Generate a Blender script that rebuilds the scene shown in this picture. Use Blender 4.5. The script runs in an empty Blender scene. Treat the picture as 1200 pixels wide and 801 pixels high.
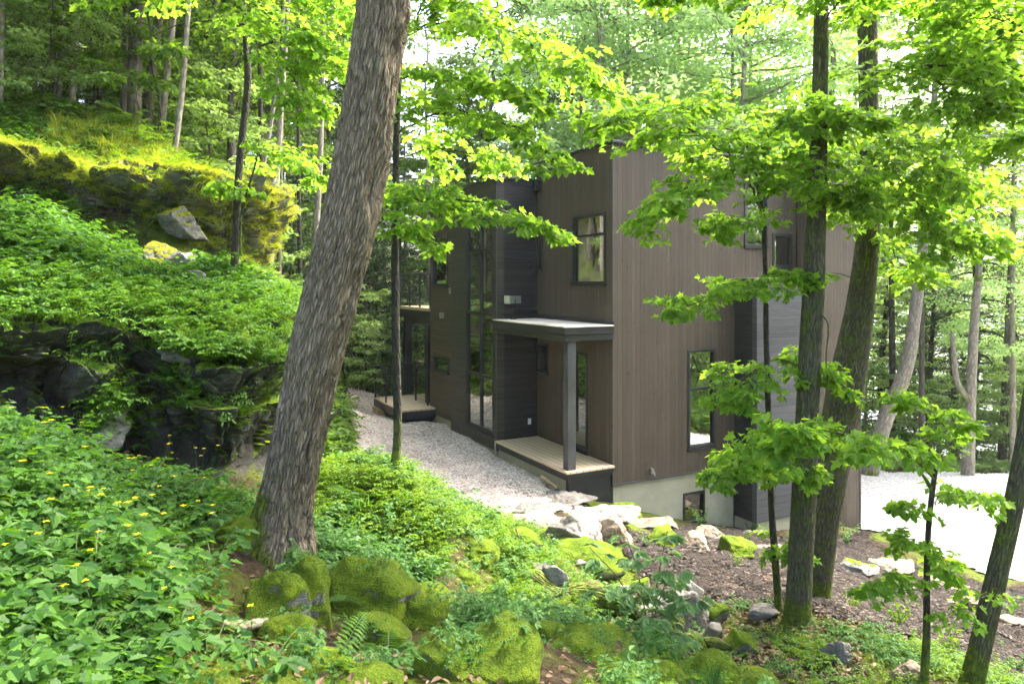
import bpy, math, random
import numpy as np
from math import radians, sin, cos, pi
from mathutils import Vector

# ------------------------------------------------------------------ camera, sky, sun, exposure
scene = bpy.context.scene
COL = scene.collection
cam_data = bpy.data.cameras.new("camera")
cam = bpy.data.objects.new("camera", cam_data)
COL.objects.link(cam)
scene.camera = cam
cam.location = (0, 0, 0)
cam.rotation_euler = (radians(90), 0, 0)
cam_data.sensor_width = 36.0
cam_data.lens = 836.0 / 1200.0 * 36.0
cam_data.shift_y = -69.5 / 1200.0
cam_data.clip_start = 0.05
cam_data.clip_end = 3000.0
cam_data.dof.use_dof = False

SUN_EL, SUN_AZ = 56.0, 56.0        # degrees above the horizon; azimuth clockwise from +Y (the view direction)
world = bpy.data.worlds.new("World")
scene.world = world
world.use_nodes = True
wn = world.node_tree
bg = wn.nodes["Background"]
sky = wn.nodes.new("ShaderNodeTexSky")
sky.sky_type = 'NISHITA'
sky.sun_disc = False
sky.sun_elevation = radians(SUN_EL)
sky.sun_rotation = radians(SUN_AZ)
sky.air_density = 1.0
sky.dust_density = 6.0
sky.ozone_density = 1.0
wn.links.new(sky.outputs[0], bg.inputs[0])
bg.inputs[1].default_value = 0.15
sun_data = bpy.data.lights.new("sun", 'SUN')
sun_data.energy = 2.5
sun_data.angle = radians(18)
sun_data.color = (1.0, 0.95, 0.86)
sun = bpy.data.objects.new("sun", sun_data)
COL.objects.link(sun)
to_sun = Vector((sin(radians(SUN_AZ)) * cos(radians(SUN_EL)), cos(radians(SUN_AZ)) * cos(radians(SUN_EL)), sin(radians(SUN_EL))))
sun.rotation_euler = to_sun.to_track_quat('Z', 'Y').to_euler()
scene.view_settings.view_transform = 'Standard'
scene.view_settings.look = 'None'
scene.view_settings.gamma = 1.0
scene.view_settings.use_curve_mapping = False
scene.view_settings.exposure = 2.88
scene.render.engine = 'CYCLES'
cy = scene.cycles
cy.max_bounces = 7
cy.diffuse_bounces = 4
cy.glossy_bounces = 3
cy.transmission_bounces = 5
cy.transparent_max_bounces = 6
cy.volume_bounces = 0
cy.use_adaptive_sampling = True
cy.adaptive_threshold = 0.03
cy.use_denoising = True
cy.caustics_reflective = False
cy.caustics_refractive = False
cy.sample_clamp_indirect = 6.0
scene.render.use_persistent_data = False

# ------------------------------------------------------------------ helpers
HAZE = 0.0005
F, CX, HY = 836.0, 600.0, 331.0
def P(px, py, d):
    """A point of the place from where the survey sees it and how far away it is."""
    return np.array([(px - CX) / F * d, d, (HY - py) / F * d])

def _hash(i, j, k, seed):
    h = (i * 374761393 + j * 668265263 + k * 2147483647 + seed * 974634777) & 0xFFFFFFFF
    h = ((h ^ (h >> 13)) * 1274126177) & 0xFFFFFFFF
    h = ((h ^ (h >> 16)) * 2246822519) & 0xFFFFFFFF
    return ((h ^ (h >> 15)) & 0xFFFFFF) / float(0xFFFFFF)

def vnoise(p, seed=0):
    p = np.asarray(p, float)
    f = np.floor(p)
    i = f.astype(np.int64)
    t = p - f
    t = t * t * (3 - 2 * t)
    r = 0
    for a in (0, 1):
        for b in (0, 1):
            for c in (0, 1):
                w = (t[..., 0] if a else 1 - t[..., 0]) * (t[..., 1] if b else 1 - t[..., 1]) * (t[..., 2] if c else 1 - t[..., 2])
                r = r + w * _hash(i[..., 0] + a, i[..., 1] + b, i[..., 2] + c, seed)
    return r * 2 - 1

def fbm(p, octaves=4, seed=0, gain=0.5):
    r, amp, p = 0, 1.0, np.asarray(p, float)
    for o in range(octaves):
        r = r + amp * vnoise(p, seed + o * 17)
        p = p * 2.03
        amp *= gain
    return r

def sstep(a, b, x):
    t = np.clip((x - a) / (b - a), 0, 1)
    return t * t * (3 - 2 * t)

def worley(p, seed=0):
    """blocky cells: distance to nearest and second nearest feature, cell hash, vector to the nearest feature"""
    p = np.asarray(p, float); f = np.floor(p).astype(np.int64); n = len(p)
    d1 = np.full(n, 9.0); d2 = np.full(n, 9.0); hid = np.zeros(n); vec = np.zeros((n, 3))
    for a in (-1, 0, 1):
        for b in (-1, 0, 1):
            for c in (-1, 0, 1):
                i, j, k = f[:, 0] + a, f[:, 1] + b, f[:, 2] + c
                q = np.stack([i + 0.1 + 0.8 * _hash(i, j, k, seed), j + 0.1 + 0.8 * _hash(i, j, k, seed + 1), k + 0.1 + 0.8 * _hash(i, j, k, seed + 2)], -1)
                dv = p - q; d = np.abs(dv).max(1) * 0.5 + np.linalg.norm(dv, axis=1) * 0.5
                m = d < d1
                d2 = np.where(m, d1, np.minimum(d2, d)); d1 = np.where(m, d, d1)
                hid = np.where(m, _hash(i, j, k, seed + 7), hid); vec = np.where(m[:, None], dv, vec)
    return d1, d2, hid, vec

def unit(v):
    v = np.asarray(v, float)
    return v / np.maximum(np.linalg.norm(v, axis=-1, keepdims=True), 1e-9)

def mesh_data(name, verts, faces, smooth=False, attr=None, fattr=None):
    """faces: a list of integer arrays (M,K), one array per face size."""
    me = bpy.data.meshes.new(name)
    verts = np.asarray(verts, np.float32)
    if isinstance(faces, np.ndarray):
        faces = [faces]
    faces = [np.asarray(f, np.int32) for f in faces if len(f)]
    loops = np.concatenate([f.ravel() for f in faces])
    tot = np.concatenate([np.full(len(f), f.shape[1], np.int32) for f in faces])
    start = np.concatenate([[0], np.cumsum(tot)[:-1]]).astype(np.int32)
    me.vertices.add(len(verts))
    me.vertices.foreach_set("co", verts.ravel())
    me.loops.add(len(loops))
    me.loops.foreach_set("vertex_index", loops)
    me.polygons.add(len(tot))
    me.polygons.foreach_set("loop_start", start)
    me.polygons.foreach_set("use_smooth", np.full(len(tot), bool(smooth)))
    me.update(calc_edges=True)
    if attr:
        for k, v in attr.items():
            v = np.asarray(v, np.float32)
            if v.ndim == 2:
                a = me.attributes.new(k, 'FLOAT_VECTOR', 'POINT')
                a.data.foreach_set("vector", v.ravel())
            else:
                a = me.attributes.new(k, 'FLOAT', 'POINT')
                a.data.foreach_set("value", v)
    if fattr:
        for k, v in fattr.items():
            a = me.attributes.new(k, 'FLOAT', 'FACE')
            a.data.foreach_set("value", np.asarray(v, np.float32))
    return me

def link(name, me, mat=None, parent=None, loc=None):
    o = bpy.data.objects.new(name, me)
    COL.objects.link(o)
    if mat is not None and me is not None and not me.materials:
        me.materials.append(mat)
    if parent is not None:
        o.parent = parent
    if loc is not None:
        o.location = [float(c) for c in loc]
    return o

def tag(o, label=None, cat=None, group=None, kind=None):
    if label: o["label"] = label
    if cat: o["category"] = cat
    if group: o["group"] = group
    if kind: o["kind"] = kind
    return o

def thing(name, label, cat, loc=(0, 0, 0), rz=0.0, group=None):
    o = bpy.data.objects.new(name, None)
    COL.objects.link(o)
    o.location = [float(c) for c in loc]
    o.rotation_euler = (0, 0, rz)
    o.empty_display_size = 0.2
    return tag(o, label, cat, group)

def copy_tree(o, parent=None):
    c = o.copy()
    COL.objects.link(c)
    c.parent = parent
    for ch in list(o.children):
        copy_tree(ch, c)
    return c

class MB:
    """Collects boxes, tubes and sheets into one mesh."""
    def __init__(s):
        s.v, s.f, s.n = [], {}, 0
    def add(s, v, f):
        v = np.asarray(v, float).reshape(-1, 3)
        for a in (f if isinstance(f, list) else [f]):
            a = np.asarray(a)
            if len(a): s.f.setdefault(a.shape[1], []).append(a + s.n)
        s.v.append(v); s.n += len(v)
    def box(s, x0, x1, y0, y1, z0, z1):
        x0, x1 = min(x0, x1), max(x0, x1); y0, y1 = min(y0, y1), max(y0, y1); z0, z1 = min(z0, z1), max(z0, z1)
        v = [(x0,y0,z0),(x1,y0,z0),(x1,y1,z0),(x0,y1,z0),(x0,y0,z1),(x1,y0,z1),(x1,y1,z1),(x0,y1,z1)]
        s.add(v, np.array([(0,3,2,1),(4,5,6,7),(0,1,5,4),(1,2,6,5),(2,3,7,6),(3,0,4,7)]))
        return s
    def tube(s, pts, rad, sides=8, cap=True):
        v, f, _ = tube_arrays(pts, rad, sides)
        s.add(v, f)
        if cap:
            n = len(pts)
            s.add(v[:sides][::-1], np.array([list(range(sides))]))
            s.add(v[(n-1)*sides:n*sides], np.array([list(range(sides))]))
        return s
    def mesh(s, name, smooth=False):
        return mesh_data(name, np.concatenate(s.v), [np.concatenate(a) for a in s.f.values()], smooth)
    def build(s, name, mat, parent=None, smooth=False, bevel=0.0, loc=None):
        o = link(name, s.mesh(name, smooth), mat, parent, loc)
        if bevel:
            m = o.modifiers.new("bevel", 'BEVEL'); m.width = bevel; m.segments = 2; m.limit_method = 'ANGLE'
        return o

def tube_arrays(pts, rad, sides=8):
    """ring tube along pts; returns verts, quads, bark coordinates (round, round, along)."""
    pts = np.asarray(pts, float); n = len(pts)
    rad = np.broadcast_to(np.asarray(rad, float), (n,))
    t = np.gradient(pts, axis=0); t = unit(t)
    ref = np.array([0.0, 1.0, 0.0]) if abs(t[:, 1]).mean() < 0.8 else np.array([1.0, 0, 0])
    a = unit(np.cross(t, ref)); b = np.cross(t, a)
    th = np.arange(sides) / sides * 2 * pi
    ring = a[:, None, :] * np.cos(th)[None, :, None] + b[:, None, :] * np.sin(th)[None, :, None]
    v = pts[:, None, :] + ring * rad[:, None, None]
    L = np.concatenate([[0], np.cumsum(np.linalg.norm(np.diff(pts, axis=0), axis=1))])
    tc = np.stack([np.cos(th)[None, :] * rad[:, None], np.sin(th)[None, :] * rad[:, None], np.repeat(L[:, None], sides, 1)], -1)
    i = np.arange(n - 1)[:, None] * sides; j = np.arange(sides)[None, :]; j2 = (j + 1) % sides
    q = np.stack([i + j, i + j2, i + sides + j2, i + sides + j], -1).reshape(-1, 4)
    return v.reshape(-1, 3), q, tc.reshape(-1, 3)

def spline(pts, n):
    """Catmull-Rom through pts, n samples; extra columns (radius) are carried along."""
    pts = np.asarray(pts, float)
    p = np.concatenate([[2 * pts[0] - pts[1]], pts, [2 * pts[-1] - pts[-2]]])
    s = np.linspace(0, len(pts) - 1 - 1e-6, n); i = s.astype(int); t = (s - i)[:, None]
    a, b, c, d = p[i], p[i + 1], p[i + 2], p[i + 3]
    return 0.5 * (2*b + (c - a)*t + (2*a - 5*b + 4*c - d)*t*t + (3*b - a - 3*c + d)*t**3)

# ------------------------------------------------------------------ materials
MATS = {}
class NT:
    def __init__(s, name):
        m = bpy.data.materials.new(name); m.use_nodes = True
        s.m = m; s.t = m.node_tree; s.b = s.t.nodes["Principled BSDF"]; s.out = s.t.nodes["Material Output"]
        MATS[name] = m
    def n(s, typ, **k):
        o = s.t.nodes.new("ShaderNode" + typ)
        for a, v in k.items(): setattr(o, a, v)
        return o
    def l(s, a, b):
        s.t.links.new(a, b)
    def setin(s, node, **k):
        for a, v in k.items():
            node.inputs[a.replace("_", " ")].default_value = v
    def coords(s, kind="Object", scale=(1, 1, 1), attr=None):
        if attr:
            src = s.n("Attribute", attribute_name=attr).outputs["Vector"]
        else:
            src = s.n("TexCoord").outputs[kind]
        mp = s.n("Mapping"); s.l(src, mp.inputs[0]); mp.inputs["Scale"].default_value = scale
        return mp.outputs[0]
    def noise(s, vec, scale=5, detail=5, rough=0.6, dist=0.0):
        o = s.n("TexNoise"); s.l(vec, o.inputs["Vector"])
        s.setin(o, Scale=scale, Detail=detail, Roughness=rough, Distortion=dist)
        return o.outputs["Fac"]
    def ramp(s, fac, stops):
        o = s.n("ValToRGB"); s.l(fac, o.inputs[0]); e = o.color_ramp.elements
        while len(e) < len(stops): e.new(0.5)
        for k, (p, c) in enumerate(stops):
            e[k].position = p; e[k].color = (*c, 1) if len(c) == 3 else c
        return o.outputs[0]
    def mix(s, fac, a, b, mode='MIX'):
        o = s.n("Mix", data_type='RGBA', blend_type=mode)
        for sock, v in ((o.inputs[0], fac), (o.inputs[6], a), (o.inputs[7], b)):
            if isinstance(v, (int, float)): sock.default_value = v
            elif isinstance(v, tuple): sock.default_value = (*v, 1)
            else: s.l(v, sock)
        return o.outputs[2]
    def math(s, op, a, b=None, clamp=False):
        o = s.n("Math", operation=op, use_clamp=clamp)
        for sock, v in ((o.inputs[0], a), (o.inputs[1], b)):
            if v is None: continue
            if isinstance(v, (int, float)): sock.default_value = v
            else: s.l(v, sock)
        return o.outputs[0]
    def bump(s, h, strength=0.3, dist=0.02, normal=None):
        o = s.n("Bump"); s.l(h, o.inputs["Height"]); s.setin(o, Strength=strength, Distance=dist)
        if normal is not None: s.l(normal, o.inputs["Normal"])
        s.l(o.outputs[0], s.b.inputs["Normal"])
        return o.outputs[0]
    def base(s, c, rough=0.7, metal=0.0, spec=None):
        if isinstance(c, tuple): s.b.inputs["Base Color"].default_value = (*c, 1)
        else: s.l(c, s.b.inputs["Base Color"])
        s.b.inputs["Roughness"].default_value = rough
        s.b.inputs["Metallic"].default_value = metal
        if spec is not None: s.b.inputs["Specular IOR Level"].default_value = spec
        return s.m

def mat_siding(name, axis, board, cols, rough=0.62, knots=True):
    """boards of natural, uneven stain; axis 'h' = horizontal boards, 'v' = upright boards"""
    t = NT(name); tc = t.n("TexCoord").outputs["Object"]
    sp = t.n("SeparateXYZ"); t.l(tc, sp.inputs[0])
    xy = t.math('ADD', sp.outputs[0], sp.outputs[1])
    along, across = (sp.outputs[2], xy) if axis == 'v' else (xy, sp.outputs[2])
    q = t.math('DIVIDE', across, board)
    idx = t.math('FLOOR', q); fr = t.math('FRACT', q)
    wn_ = t.n("TexWhiteNoise", noise_dimensions='1D'); t.l(idx, wn_.inputs["W"])
    cv = t.n("CombineXYZ"); t.l(t.math('MULTIPLY', across, 22.0), cv.inputs[0]); t.l(t.math('MULTIPLY', along, 0.9), cv.inputs[1]); t.l(t.math('MULTIPLY', idx, 3.7), cv.inputs[2])
    grain = t.noise(cv.outputs[0], 1.6, 6, 0.62, 0.6)
    base = t.ramp(grain, [(0.25, cols[0]), (0.55, cols[1]), (0.8, cols[2])])
    base = t.mix(t.math('MULTIPLY', wn_.outputs["Value"], 0.42), base, tuple(c * 0.45 for c in cols[0]))
    big = t.noise(tc, 0.7, 3, 0.5)
    base = t.mix(t.math('MULTIPLY', big, 0.30), base, tuple(min(1, c * 1.35) for c in cols[2]))
    if knots:
        kv = t.n("CombineXYZ"); t.l(t.math('MULTIPLY', across, 16.0), kv.inputs[0]); t.l(t.math('MULTIPLY', along, 5.0), kv.inputs[1])
        vo = t.n("TexVoronoi"); t.l(kv.outputs[0], vo.inputs["Vector"]); t.setin(vo, Scale=0.55)
        k = t.ramp(vo.outputs["Distance"], [(0.05, (1, 1, 1)), (0.13, (0, 0, 0))])
        base = t.mix(t.math('MULTIPLY', k, 0.6), base, tuple(c * 0.35 for c in cols[0]))
    edge = t.math('MINIMUM', fr, t.math('SUBTRACT', 1.0, fr))
    g = t.ramp(edge, [(0.0, (0, 0, 0)), (0.035, (0, 0, 0)), (0.07, (1, 1, 1))])
    base = t.mix(t.math('MULTIPLY', t.math('SUBTRACT', 1.0, g), 0.55), base, tuple(c * 0.4 for c in cols[0]))
    t.base(base, rough, spec=0.3)
    h = t.math('ADD', t.math('MULTIPLY', g, 1.0), t.math('MULTIPLY', grain, 0.18))
    t.bump(h, 0.45, 0.01)
    return t.m

def mat_plain(name, c, rough=0.6, metal=0.0, var=0.25, scale=3.0, bump=0.1, spec=None):
    t = NT(name); v = t.coords()
    f = t.noise(v, scale, 6, 0.6)
    col = t.ramp(f, [(0.3, tuple(x * (1 - var) for x in c)), (0.7, tuple(min(1, x * (1 + var)) for x in c))])
    t.base(col, rough, metal, spec)
    if bump: t.bump(t.noise(v, scale * 12, 4), bump, 0.004)
    return t.m

def mat_leaf(name, c1, c2, tcol, trans=0.5, rough=0.45, var_scale=0.5):
    """thin leaf: reflects on both sides and lets light through, each leaf its own shade"""
    t = NT(name)
    geo = t.n("NewGeometry")
    pos = t.n("TexCoord").outputs["Object"]
    big = t.noise(pos, var_scale, 2, 0.5)
    r = t.math('ADD', t.math('MULTIPLY', geo.outputs["Random Per Island"], 0.65), t.math('MULTIPLY', big, 0.45), True)
    col = t.ramp(r, [(0.15, c1), (0.85, c2)])
    t.base(col, rough, spec=0.16)
    tr = t.n("BsdfTranslucent")
    t.l(t.mix(1.0, col, tcol, 'MULTIPLY'), tr.inputs["Color"])
    ms = t.n("MixShader"); ms.inputs[0].default_value = trans
    t.l(t.b.outputs[0], ms.inputs[1]); t.l(tr.outputs[0], ms.inputs[2]); t.l(ms.outputs[0], t.out.inputs["Surface"])
    return t.m

def mat_bark(name, dark, mid, light, zs=0.16, scale=26, moss=0.0, strength=0.9, moss_h=0.8, moss_all=0.0, left=0.0):
    t = NT(name)
    v = t.coords(attr="tc", scale=(1, 1, zs))
    n1 = t.noise(v, scale, 6, 0.65, 0.8)
    vo = t.n("TexVoronoi", feature='DISTANCE_TO_EDGE'); t.l(v, vo.inputs["Vector"]); t.setin(vo, Scale=scale * 0.8)
    h = t.math('ADD', t.math('MULTIPLY', n1, 0.8), t.math('MULTIPLY', vo.outputs["Distance"], 0.7))
    col = t.ramp(h, [(0.3, dark), (0.52, mid), (0.8, light)])
    wz = t.n("VectorMath", operation='ADD'); t.l(v, wz.inputs[0]); sc_ = t.n("VectorMath", operation='SCALE'); nz_ = t.n("TexNoise"); t.l(v, nz_.inputs["Vector"]); t.setin(nz_, Scale=scale * 0.6, Detail=3.0); t.l(nz_.outputs["Color"], sc_.inputs[0]); sc_.inputs["Scale"].default_value = 0.028; t.l(sc_.outputs[0], wz.inputs[1])
    vf = t.n("TexVoronoi", feature='DISTANCE_TO_EDGE'); t.l(wz.outputs[0], vf.inputs["Vector"]); t.setin(vf, Scale=scale * 0.62)
    fis = t.ramp(vf.outputs["Distance"], [(0.0, (0, 0, 0)), (0.16, (1, 1, 1))])
    col = t.mix(t.math('MULTIPLY', t.math('SUBTRACT', 1.0, fis), 0.6), col, tuple(c * 0.7 for c in dark))
    h = t.math('ADD', h, t.math('MULTIPLY', fis, 0.9))
    v2 = t.coords(attr="tc", scale=(1, 1, 1))
    blot = t.noise(v2, 2.2, 4, 0.6)
    col = t.mix(t.math('MULTIPLY', blot, 0.35), col, light)
    if moss:
        sp = t.n("SeparateXYZ"); t.l(t.n("Attribute", attribute_name="tc").outputs["Vector"], sp.inputs[0])
        low = t.math('SUBTRACT', 1.0, t.math('DIVIDE', sp.outputs[2], moss_h), True)
        mm = t.math('ADD', t.math('ADD', t.math('MULTIPLY', low, moss), moss_all), t.math('SUBTRACT', t.noise(v2, 7, 5), 0.62))
        mm = t.math('ADD', mm, t.math('MULTIPLY', t.math('MULTIPLY', t.math('SUBTRACT', sp.outputs[0], 0.12), left), low))
        mk = t.ramp(mm, [(0.0, (0, 0, 0)), (0.22, (1, 1, 1))])
        mcol = t.ramp(t.noise(v2, 30, 4), [(0.3, (0.05, 0.075, 0.012)), (0.7, (0.17, 0.21, 0.03))])
        col = t.mix(mk, col, mcol)
    t.base(col, 0.85, spec=0.2)
    t.bump(h, strength, 0.02)
    return t.m
VERT_TAN = mat_siding("upright_siding", 'v', 0.105, [(0.056, 0.042, 0.031), (0.090, 0.068, 0.051), (0.126, 0.098, 0.075)])
HOR_TAN = mat_siding("level_siding", 'h', 0.125, [(0.062, 0.046, 0.033), (0.095, 0.072, 0.052), (0.13, 0.10, 0.074)])
HOR_DARK = mat_siding("dark_level_siding", 'h', 0.14, [(0.014, 0.014, 0.015), (0.024, 0.024, 0.026), (0.042, 0.042, 0.044)], 0.5)
HOR_OLIVE = mat_siding("grey_level_siding", 'h', 0.14, [(0.036, 0.035, 0.027), (0.055, 0.053, 0.042), (0.078, 0.075, 0.062)], 0.5)
HOR_SLATE = mat_siding("slate_level_siding", 'h', 0.14, [(0.050, 0.052, 0.060), (0.078, 0.078, 0.088), (0.11, 0.11, 0.12)], 0.5)
BLACK = mat_plain("black_trim", (0.018, 0.020, 0.024), 0.4, 0.0, 0.3, 2.0, 0.06)
STEEL = mat_plain("painted_steel", (0.03, 0.032, 0.035), 0.4, 0.3, 0.2, 4.0, 0.03)
POSTM = mat_plain("post_paint", (0.060, 0.062, 0.068), 0.55, 0.0, 0.3, 2.5, 0.12)
ROOFM = mat_plain("canopy_membrane", (0.68, 0.60, 0.50), 0.8, 0.0, 0.35, 2.2, 0.2)
WHITE = mat_plain("white_plastic", (0.75, 0.75, 0.73), 0.4, 0.0, 0.05)
GALV = mat_plain("galvanised_metal", (0.40, 0.41, 0.42), 0.35, 0.8, 0.2, 6)
DRYWALL = mat_plain("plaster", (0.22, 0.215, 0.20), 0.9, 0, 0.05)
DARKROOM = mat_plain("room_wall", (0.10, 0.10, 0.095), 0.9, 0, 0.1)
WOODFLOOR = mat_plain("room_floor", (0.25, 0.18, 0.12), 0.5, 0, 0.2)
BLIND = mat_plain("blind_cloth", (0.11, 0.095, 0.08), 0.8, 0, 0.1)

def make_conc():
    t = NT("foundation_concrete"); v = t.coords()
    a = t.noise(v, 1.3, 5, 0.6); b = t.noise(v, 22, 5, 0.7)
    sp = t.n("SeparateXYZ"); t.l(v, sp.inputs[0])
    col = t.ramp(a, [(0.3, (0.33, 0.305, 0.225)), (0.7, (0.48, 0.45, 0.36))])
    col = t.mix(t.math('MULTIPLY', b, 0.35), col, (0.20, 0.18, 0.13))
    # soil splashed up the lowest part of the wall
    g = t.math('ADD', sp.outputs[2], t.math('MULTIPLY', sp.outputs[0], 0.24))
    low = t.math('SUBTRACT', 1.0, t.math('DIVIDE', t.math('ADD', g, t.math('ADD', 4.32, t.math('MULTIPLY', a, 0.12))), 0.14), True)
    col = t.mix(t.math('MULTIPLY', low, 0.65), col, (0.10, 0.075, 0.05))
    t.base(col, 0.9); t.bump(b, 0.3, 0.006); return t.m
CONC = make_conc()

def make_deck():
    t = NT("deck_boards"); tc = t.n("TexCoord").outputs["Object"]
    sp = t.n("SeparateXYZ"); t.l(tc, sp.inputs[0])
    q = t.math('DIVIDE', sp.outputs[0], 0.14); idx = t.math('FLOOR', q); fr = t.math('FRACT', q)
    wv = t.n("TexWhiteNoise", noise_dimensions='1D'); t.l(idx, wv.inputs["W"])
    cv = t.n("CombineXYZ"); t.l(t.math('MULTIPLY', sp.outputs[0], 30), cv.inputs[0]); t.l(sp.outputs[1], cv.inputs[1]); t.l(idx, cv.inputs[2])
    g = t.noise(cv.outputs[0], 2, 5, 0.6, 0.4)
    col = t.ramp(g, [(0.3, (0.60, 0.43, 0.27)), (0.7, (0.80, 0.63, 0.44))])
    col = t.mix(t.math('MULTIPLY', wv.outputs["Value"], 0.35), col, (0.48, 0.37, 0.26))
    e = t.math('MINIMUM', fr, t.math('SUBTRACT', 1.0, fr)); gm = t.ramp(e, [(0.02, (0, 0, 0)), (0.06, (1, 1, 1))])
    col = t.mix(gm, (0.10, 0.07, 0.045), col)
    t.base(col, 0.6); t.bump(gm, 0.6, 0.01); return t.m
DECK = make_deck()
TIMBER = mat_plain("sawn_timber", (0.42, 0.31, 0.17), 0.7, 0, 0.25, 5, 0.2)

def make_glass():
    t = NT("window_glass")
    gl = t.n("BsdfGlossy"); gl.inputs["Roughness"].default_value = 0.015; gl.inputs["Color"].default_value = (0.86, 0.93, 0.90, 1)
    tr = t.n("BsdfTransparent"); tr.inputs["Color"].default_value = (0.20, 0.26, 0.25, 1)
    fr = t.n("Fresnel"); fr.inputs["IOR"].default_value = 1.9
    f = t.math('ADD', t.math('MULTIPLY', fr.outputs[0], 1.15), 0.27, True)
    nz = t.n("Bump"); t.l(t.noise(t.coords(), 1.1, 1), nz.inputs["Height"]); nz.inputs["Strength"].default_value = 0.06; nz.inputs["Distance"].default_value = 0.05
    t.l(nz.outputs[0], gl.inputs["Normal"])
    ms = t.n("MixShader"); t.l(f, ms.inputs[0]); t.l(tr.outputs[0], ms.inputs[1]); t.l(gl.outputs[0], ms.inputs[2])
    t.l(ms.outputs[0], t.out.inputs["Surface"]); return t.m
GLASS = make_glass()

def rock_color(t, v, tones):
    a = t.noise(v, 2.3, 8, 0.7, 0.4); b = t.noise(v, 11, 6, 0.65); 
    st = t.coords(scale=(0.6, 0.6, 5.5)); s = t.noise(st, 2.2, 5, 0.6, 1.2)
    col = t.ramp(a, [(0.32, tones[0]), (0.5, tones[1]), (0.68, tones[2])])
    col = t.mix(t.math('MULTIPLY', s, 0.45), col, tones[0])
    vo = t.n("TexVoronoi", feature='DISTANCE_TO_EDGE'); t.l(t.mix(0.25, v, t.n("TexNoise").outputs["Color"]), vo.inputs["Vector"]); t.setin(vo, Scale=1.4)
    cr = t.ramp(vo.outputs["Distance"], [(0.0, (0, 0, 0)), (0.025, (1, 1, 1))])
    col = t.mix(t.math('MULTIPLY', t.math('SUBTRACT', 1.0, cr), 0.35), col, tuple(c * 0.2 for c in tones[0]))
    h = t.math('ADD', t.math('ADD', t.math('MULTIPLY', a, 1.0), t.math('MULTIPLY', b, 0.35)), t.math('MULTIPLY', s, 0.4))
    return col, h, b

def mat_rock(name, tones, moss=0.0, mcols=((0.045, 0.085, 0.006), (0.16, 0.26, 0.014), (0.33, 0.44, 0.024)), sharp=0.16):
    """stone; moss grows where the surface faces upward"""
    t = NT(name); v = t.coords()
    col, h, b = rock_color(t, v, tones)
    if moss > 0:
        geo = t.n("NewGeometry"); sp = t.n("SeparateXYZ"); t.l(geo.outputs["Normal"], sp.inputs[0])
        m = t.math('ADD', t.math('ADD', sp.outputs[2], t.math('MULTIPLY', t.math('SUBTRACT', t.noise(v, 3.2, 7, 0.7), 0.5), 2.3)), moss - 1.0)
        mk = t.ramp(m, [(0.0, (0, 0, 0)), (sharp, (1, 1, 1))])
        fine = t.noise(v, 55, 5, 0.75); mid = t.noise(v, 4.5, 5, 0.6)
        mc = t.ramp(t.math('ADD', t.math('MULTIPLY', fine, 0.6), t.math('MULTIPLY', mid, 0.5)), [(0.36, mcols[0]), (0.52, mcols[1]), (0.70, mcols[2])])
        brown = t.ramp(t.noise(v, 1.7, 5, 0.7), [(0.62, (0, 0, 0)), (0.76, (1, 1, 1))])
        mc = t.mix(t.math('MULTIPLY', brown, 0.4), mc, (0.11, 0.075, 0.02))
        col = t.mix(mk, col, mc)
        mh = t.math('MULTIPLY', t.math('ADD', fine, t.math('MULTIPLY', t.noise(v, 140, 3), 0.6)), 1.3)
        hm = t.n("Mix", data_type='FLOAT'); t.l(mk, hm.inputs[0]); t.l(h, hm.inputs[2]); t.l(t.math('ADD', mh, 0.3), hm.inputs[3])
        h = hm.outputs[0]
        rr = t.n("Mix", data_type='FLOAT'); t.l(mk, rr.inputs[0]); rr.inputs[2].default_value = 0.75; rr.inputs[3].default_value = 1.0
        t.base(col, 0.8, spec=0.25); t.l(rr.outputs[0], t.b.inputs["Roughness"])
    else:
        t.base(col, 0.8, spec=0.3)
    t.bump(h, 1.0, 0.06)
    return t.m
GREY_T = [(0.12, 0.115, 0.10), (0.24, 0.23, 0.205), (0.40, 0.385, 0.35)]
TAN_T = [(0.12, 0.088, 0.062), (0.27, 0.205, 0.15), (0.40, 0.325, 0.25)]
PALE_T = [(0.10, 0.092, 0.08), (0.24, 0.218, 0.19), (0.38, 0.35, 0.31)]
DARK_T = [(0.022, 0.022, 0.019), (0.06, 0.058, 0.05), (0.15, 0.145, 0.125)]
R_PALE = mat_rock("pale_rock", PALE_T); R_TAN = mat_rock("tan_rock", TAN_T); R_GREY = mat_rock("grey_rock", GREY_T, 0.12)
R_MOSS = mat_rock("mossy_rock", GREY_T, 1.0); R_MOSS2 = mat_rock("thick_moss_rock", GREY_T, 1.18)
R_HALF = mat_rock("half_mossy_rock", GREY_T, 0.62)
R_CLIFF = mat_rock("ledge_rock", DARK_T, 0.62)
R_OUT = mat_rock("outcrop_rock", [(0.07, 0.068, 0.06), (0.15, 0.145, 0.125), (0.30, 0.29, 0.26)], 0.75,
                 mcols=((0.10, 0.12, 0.01), (0.32, 0.33, 0.02), (0.55, 0.48, 0.03)))

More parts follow.
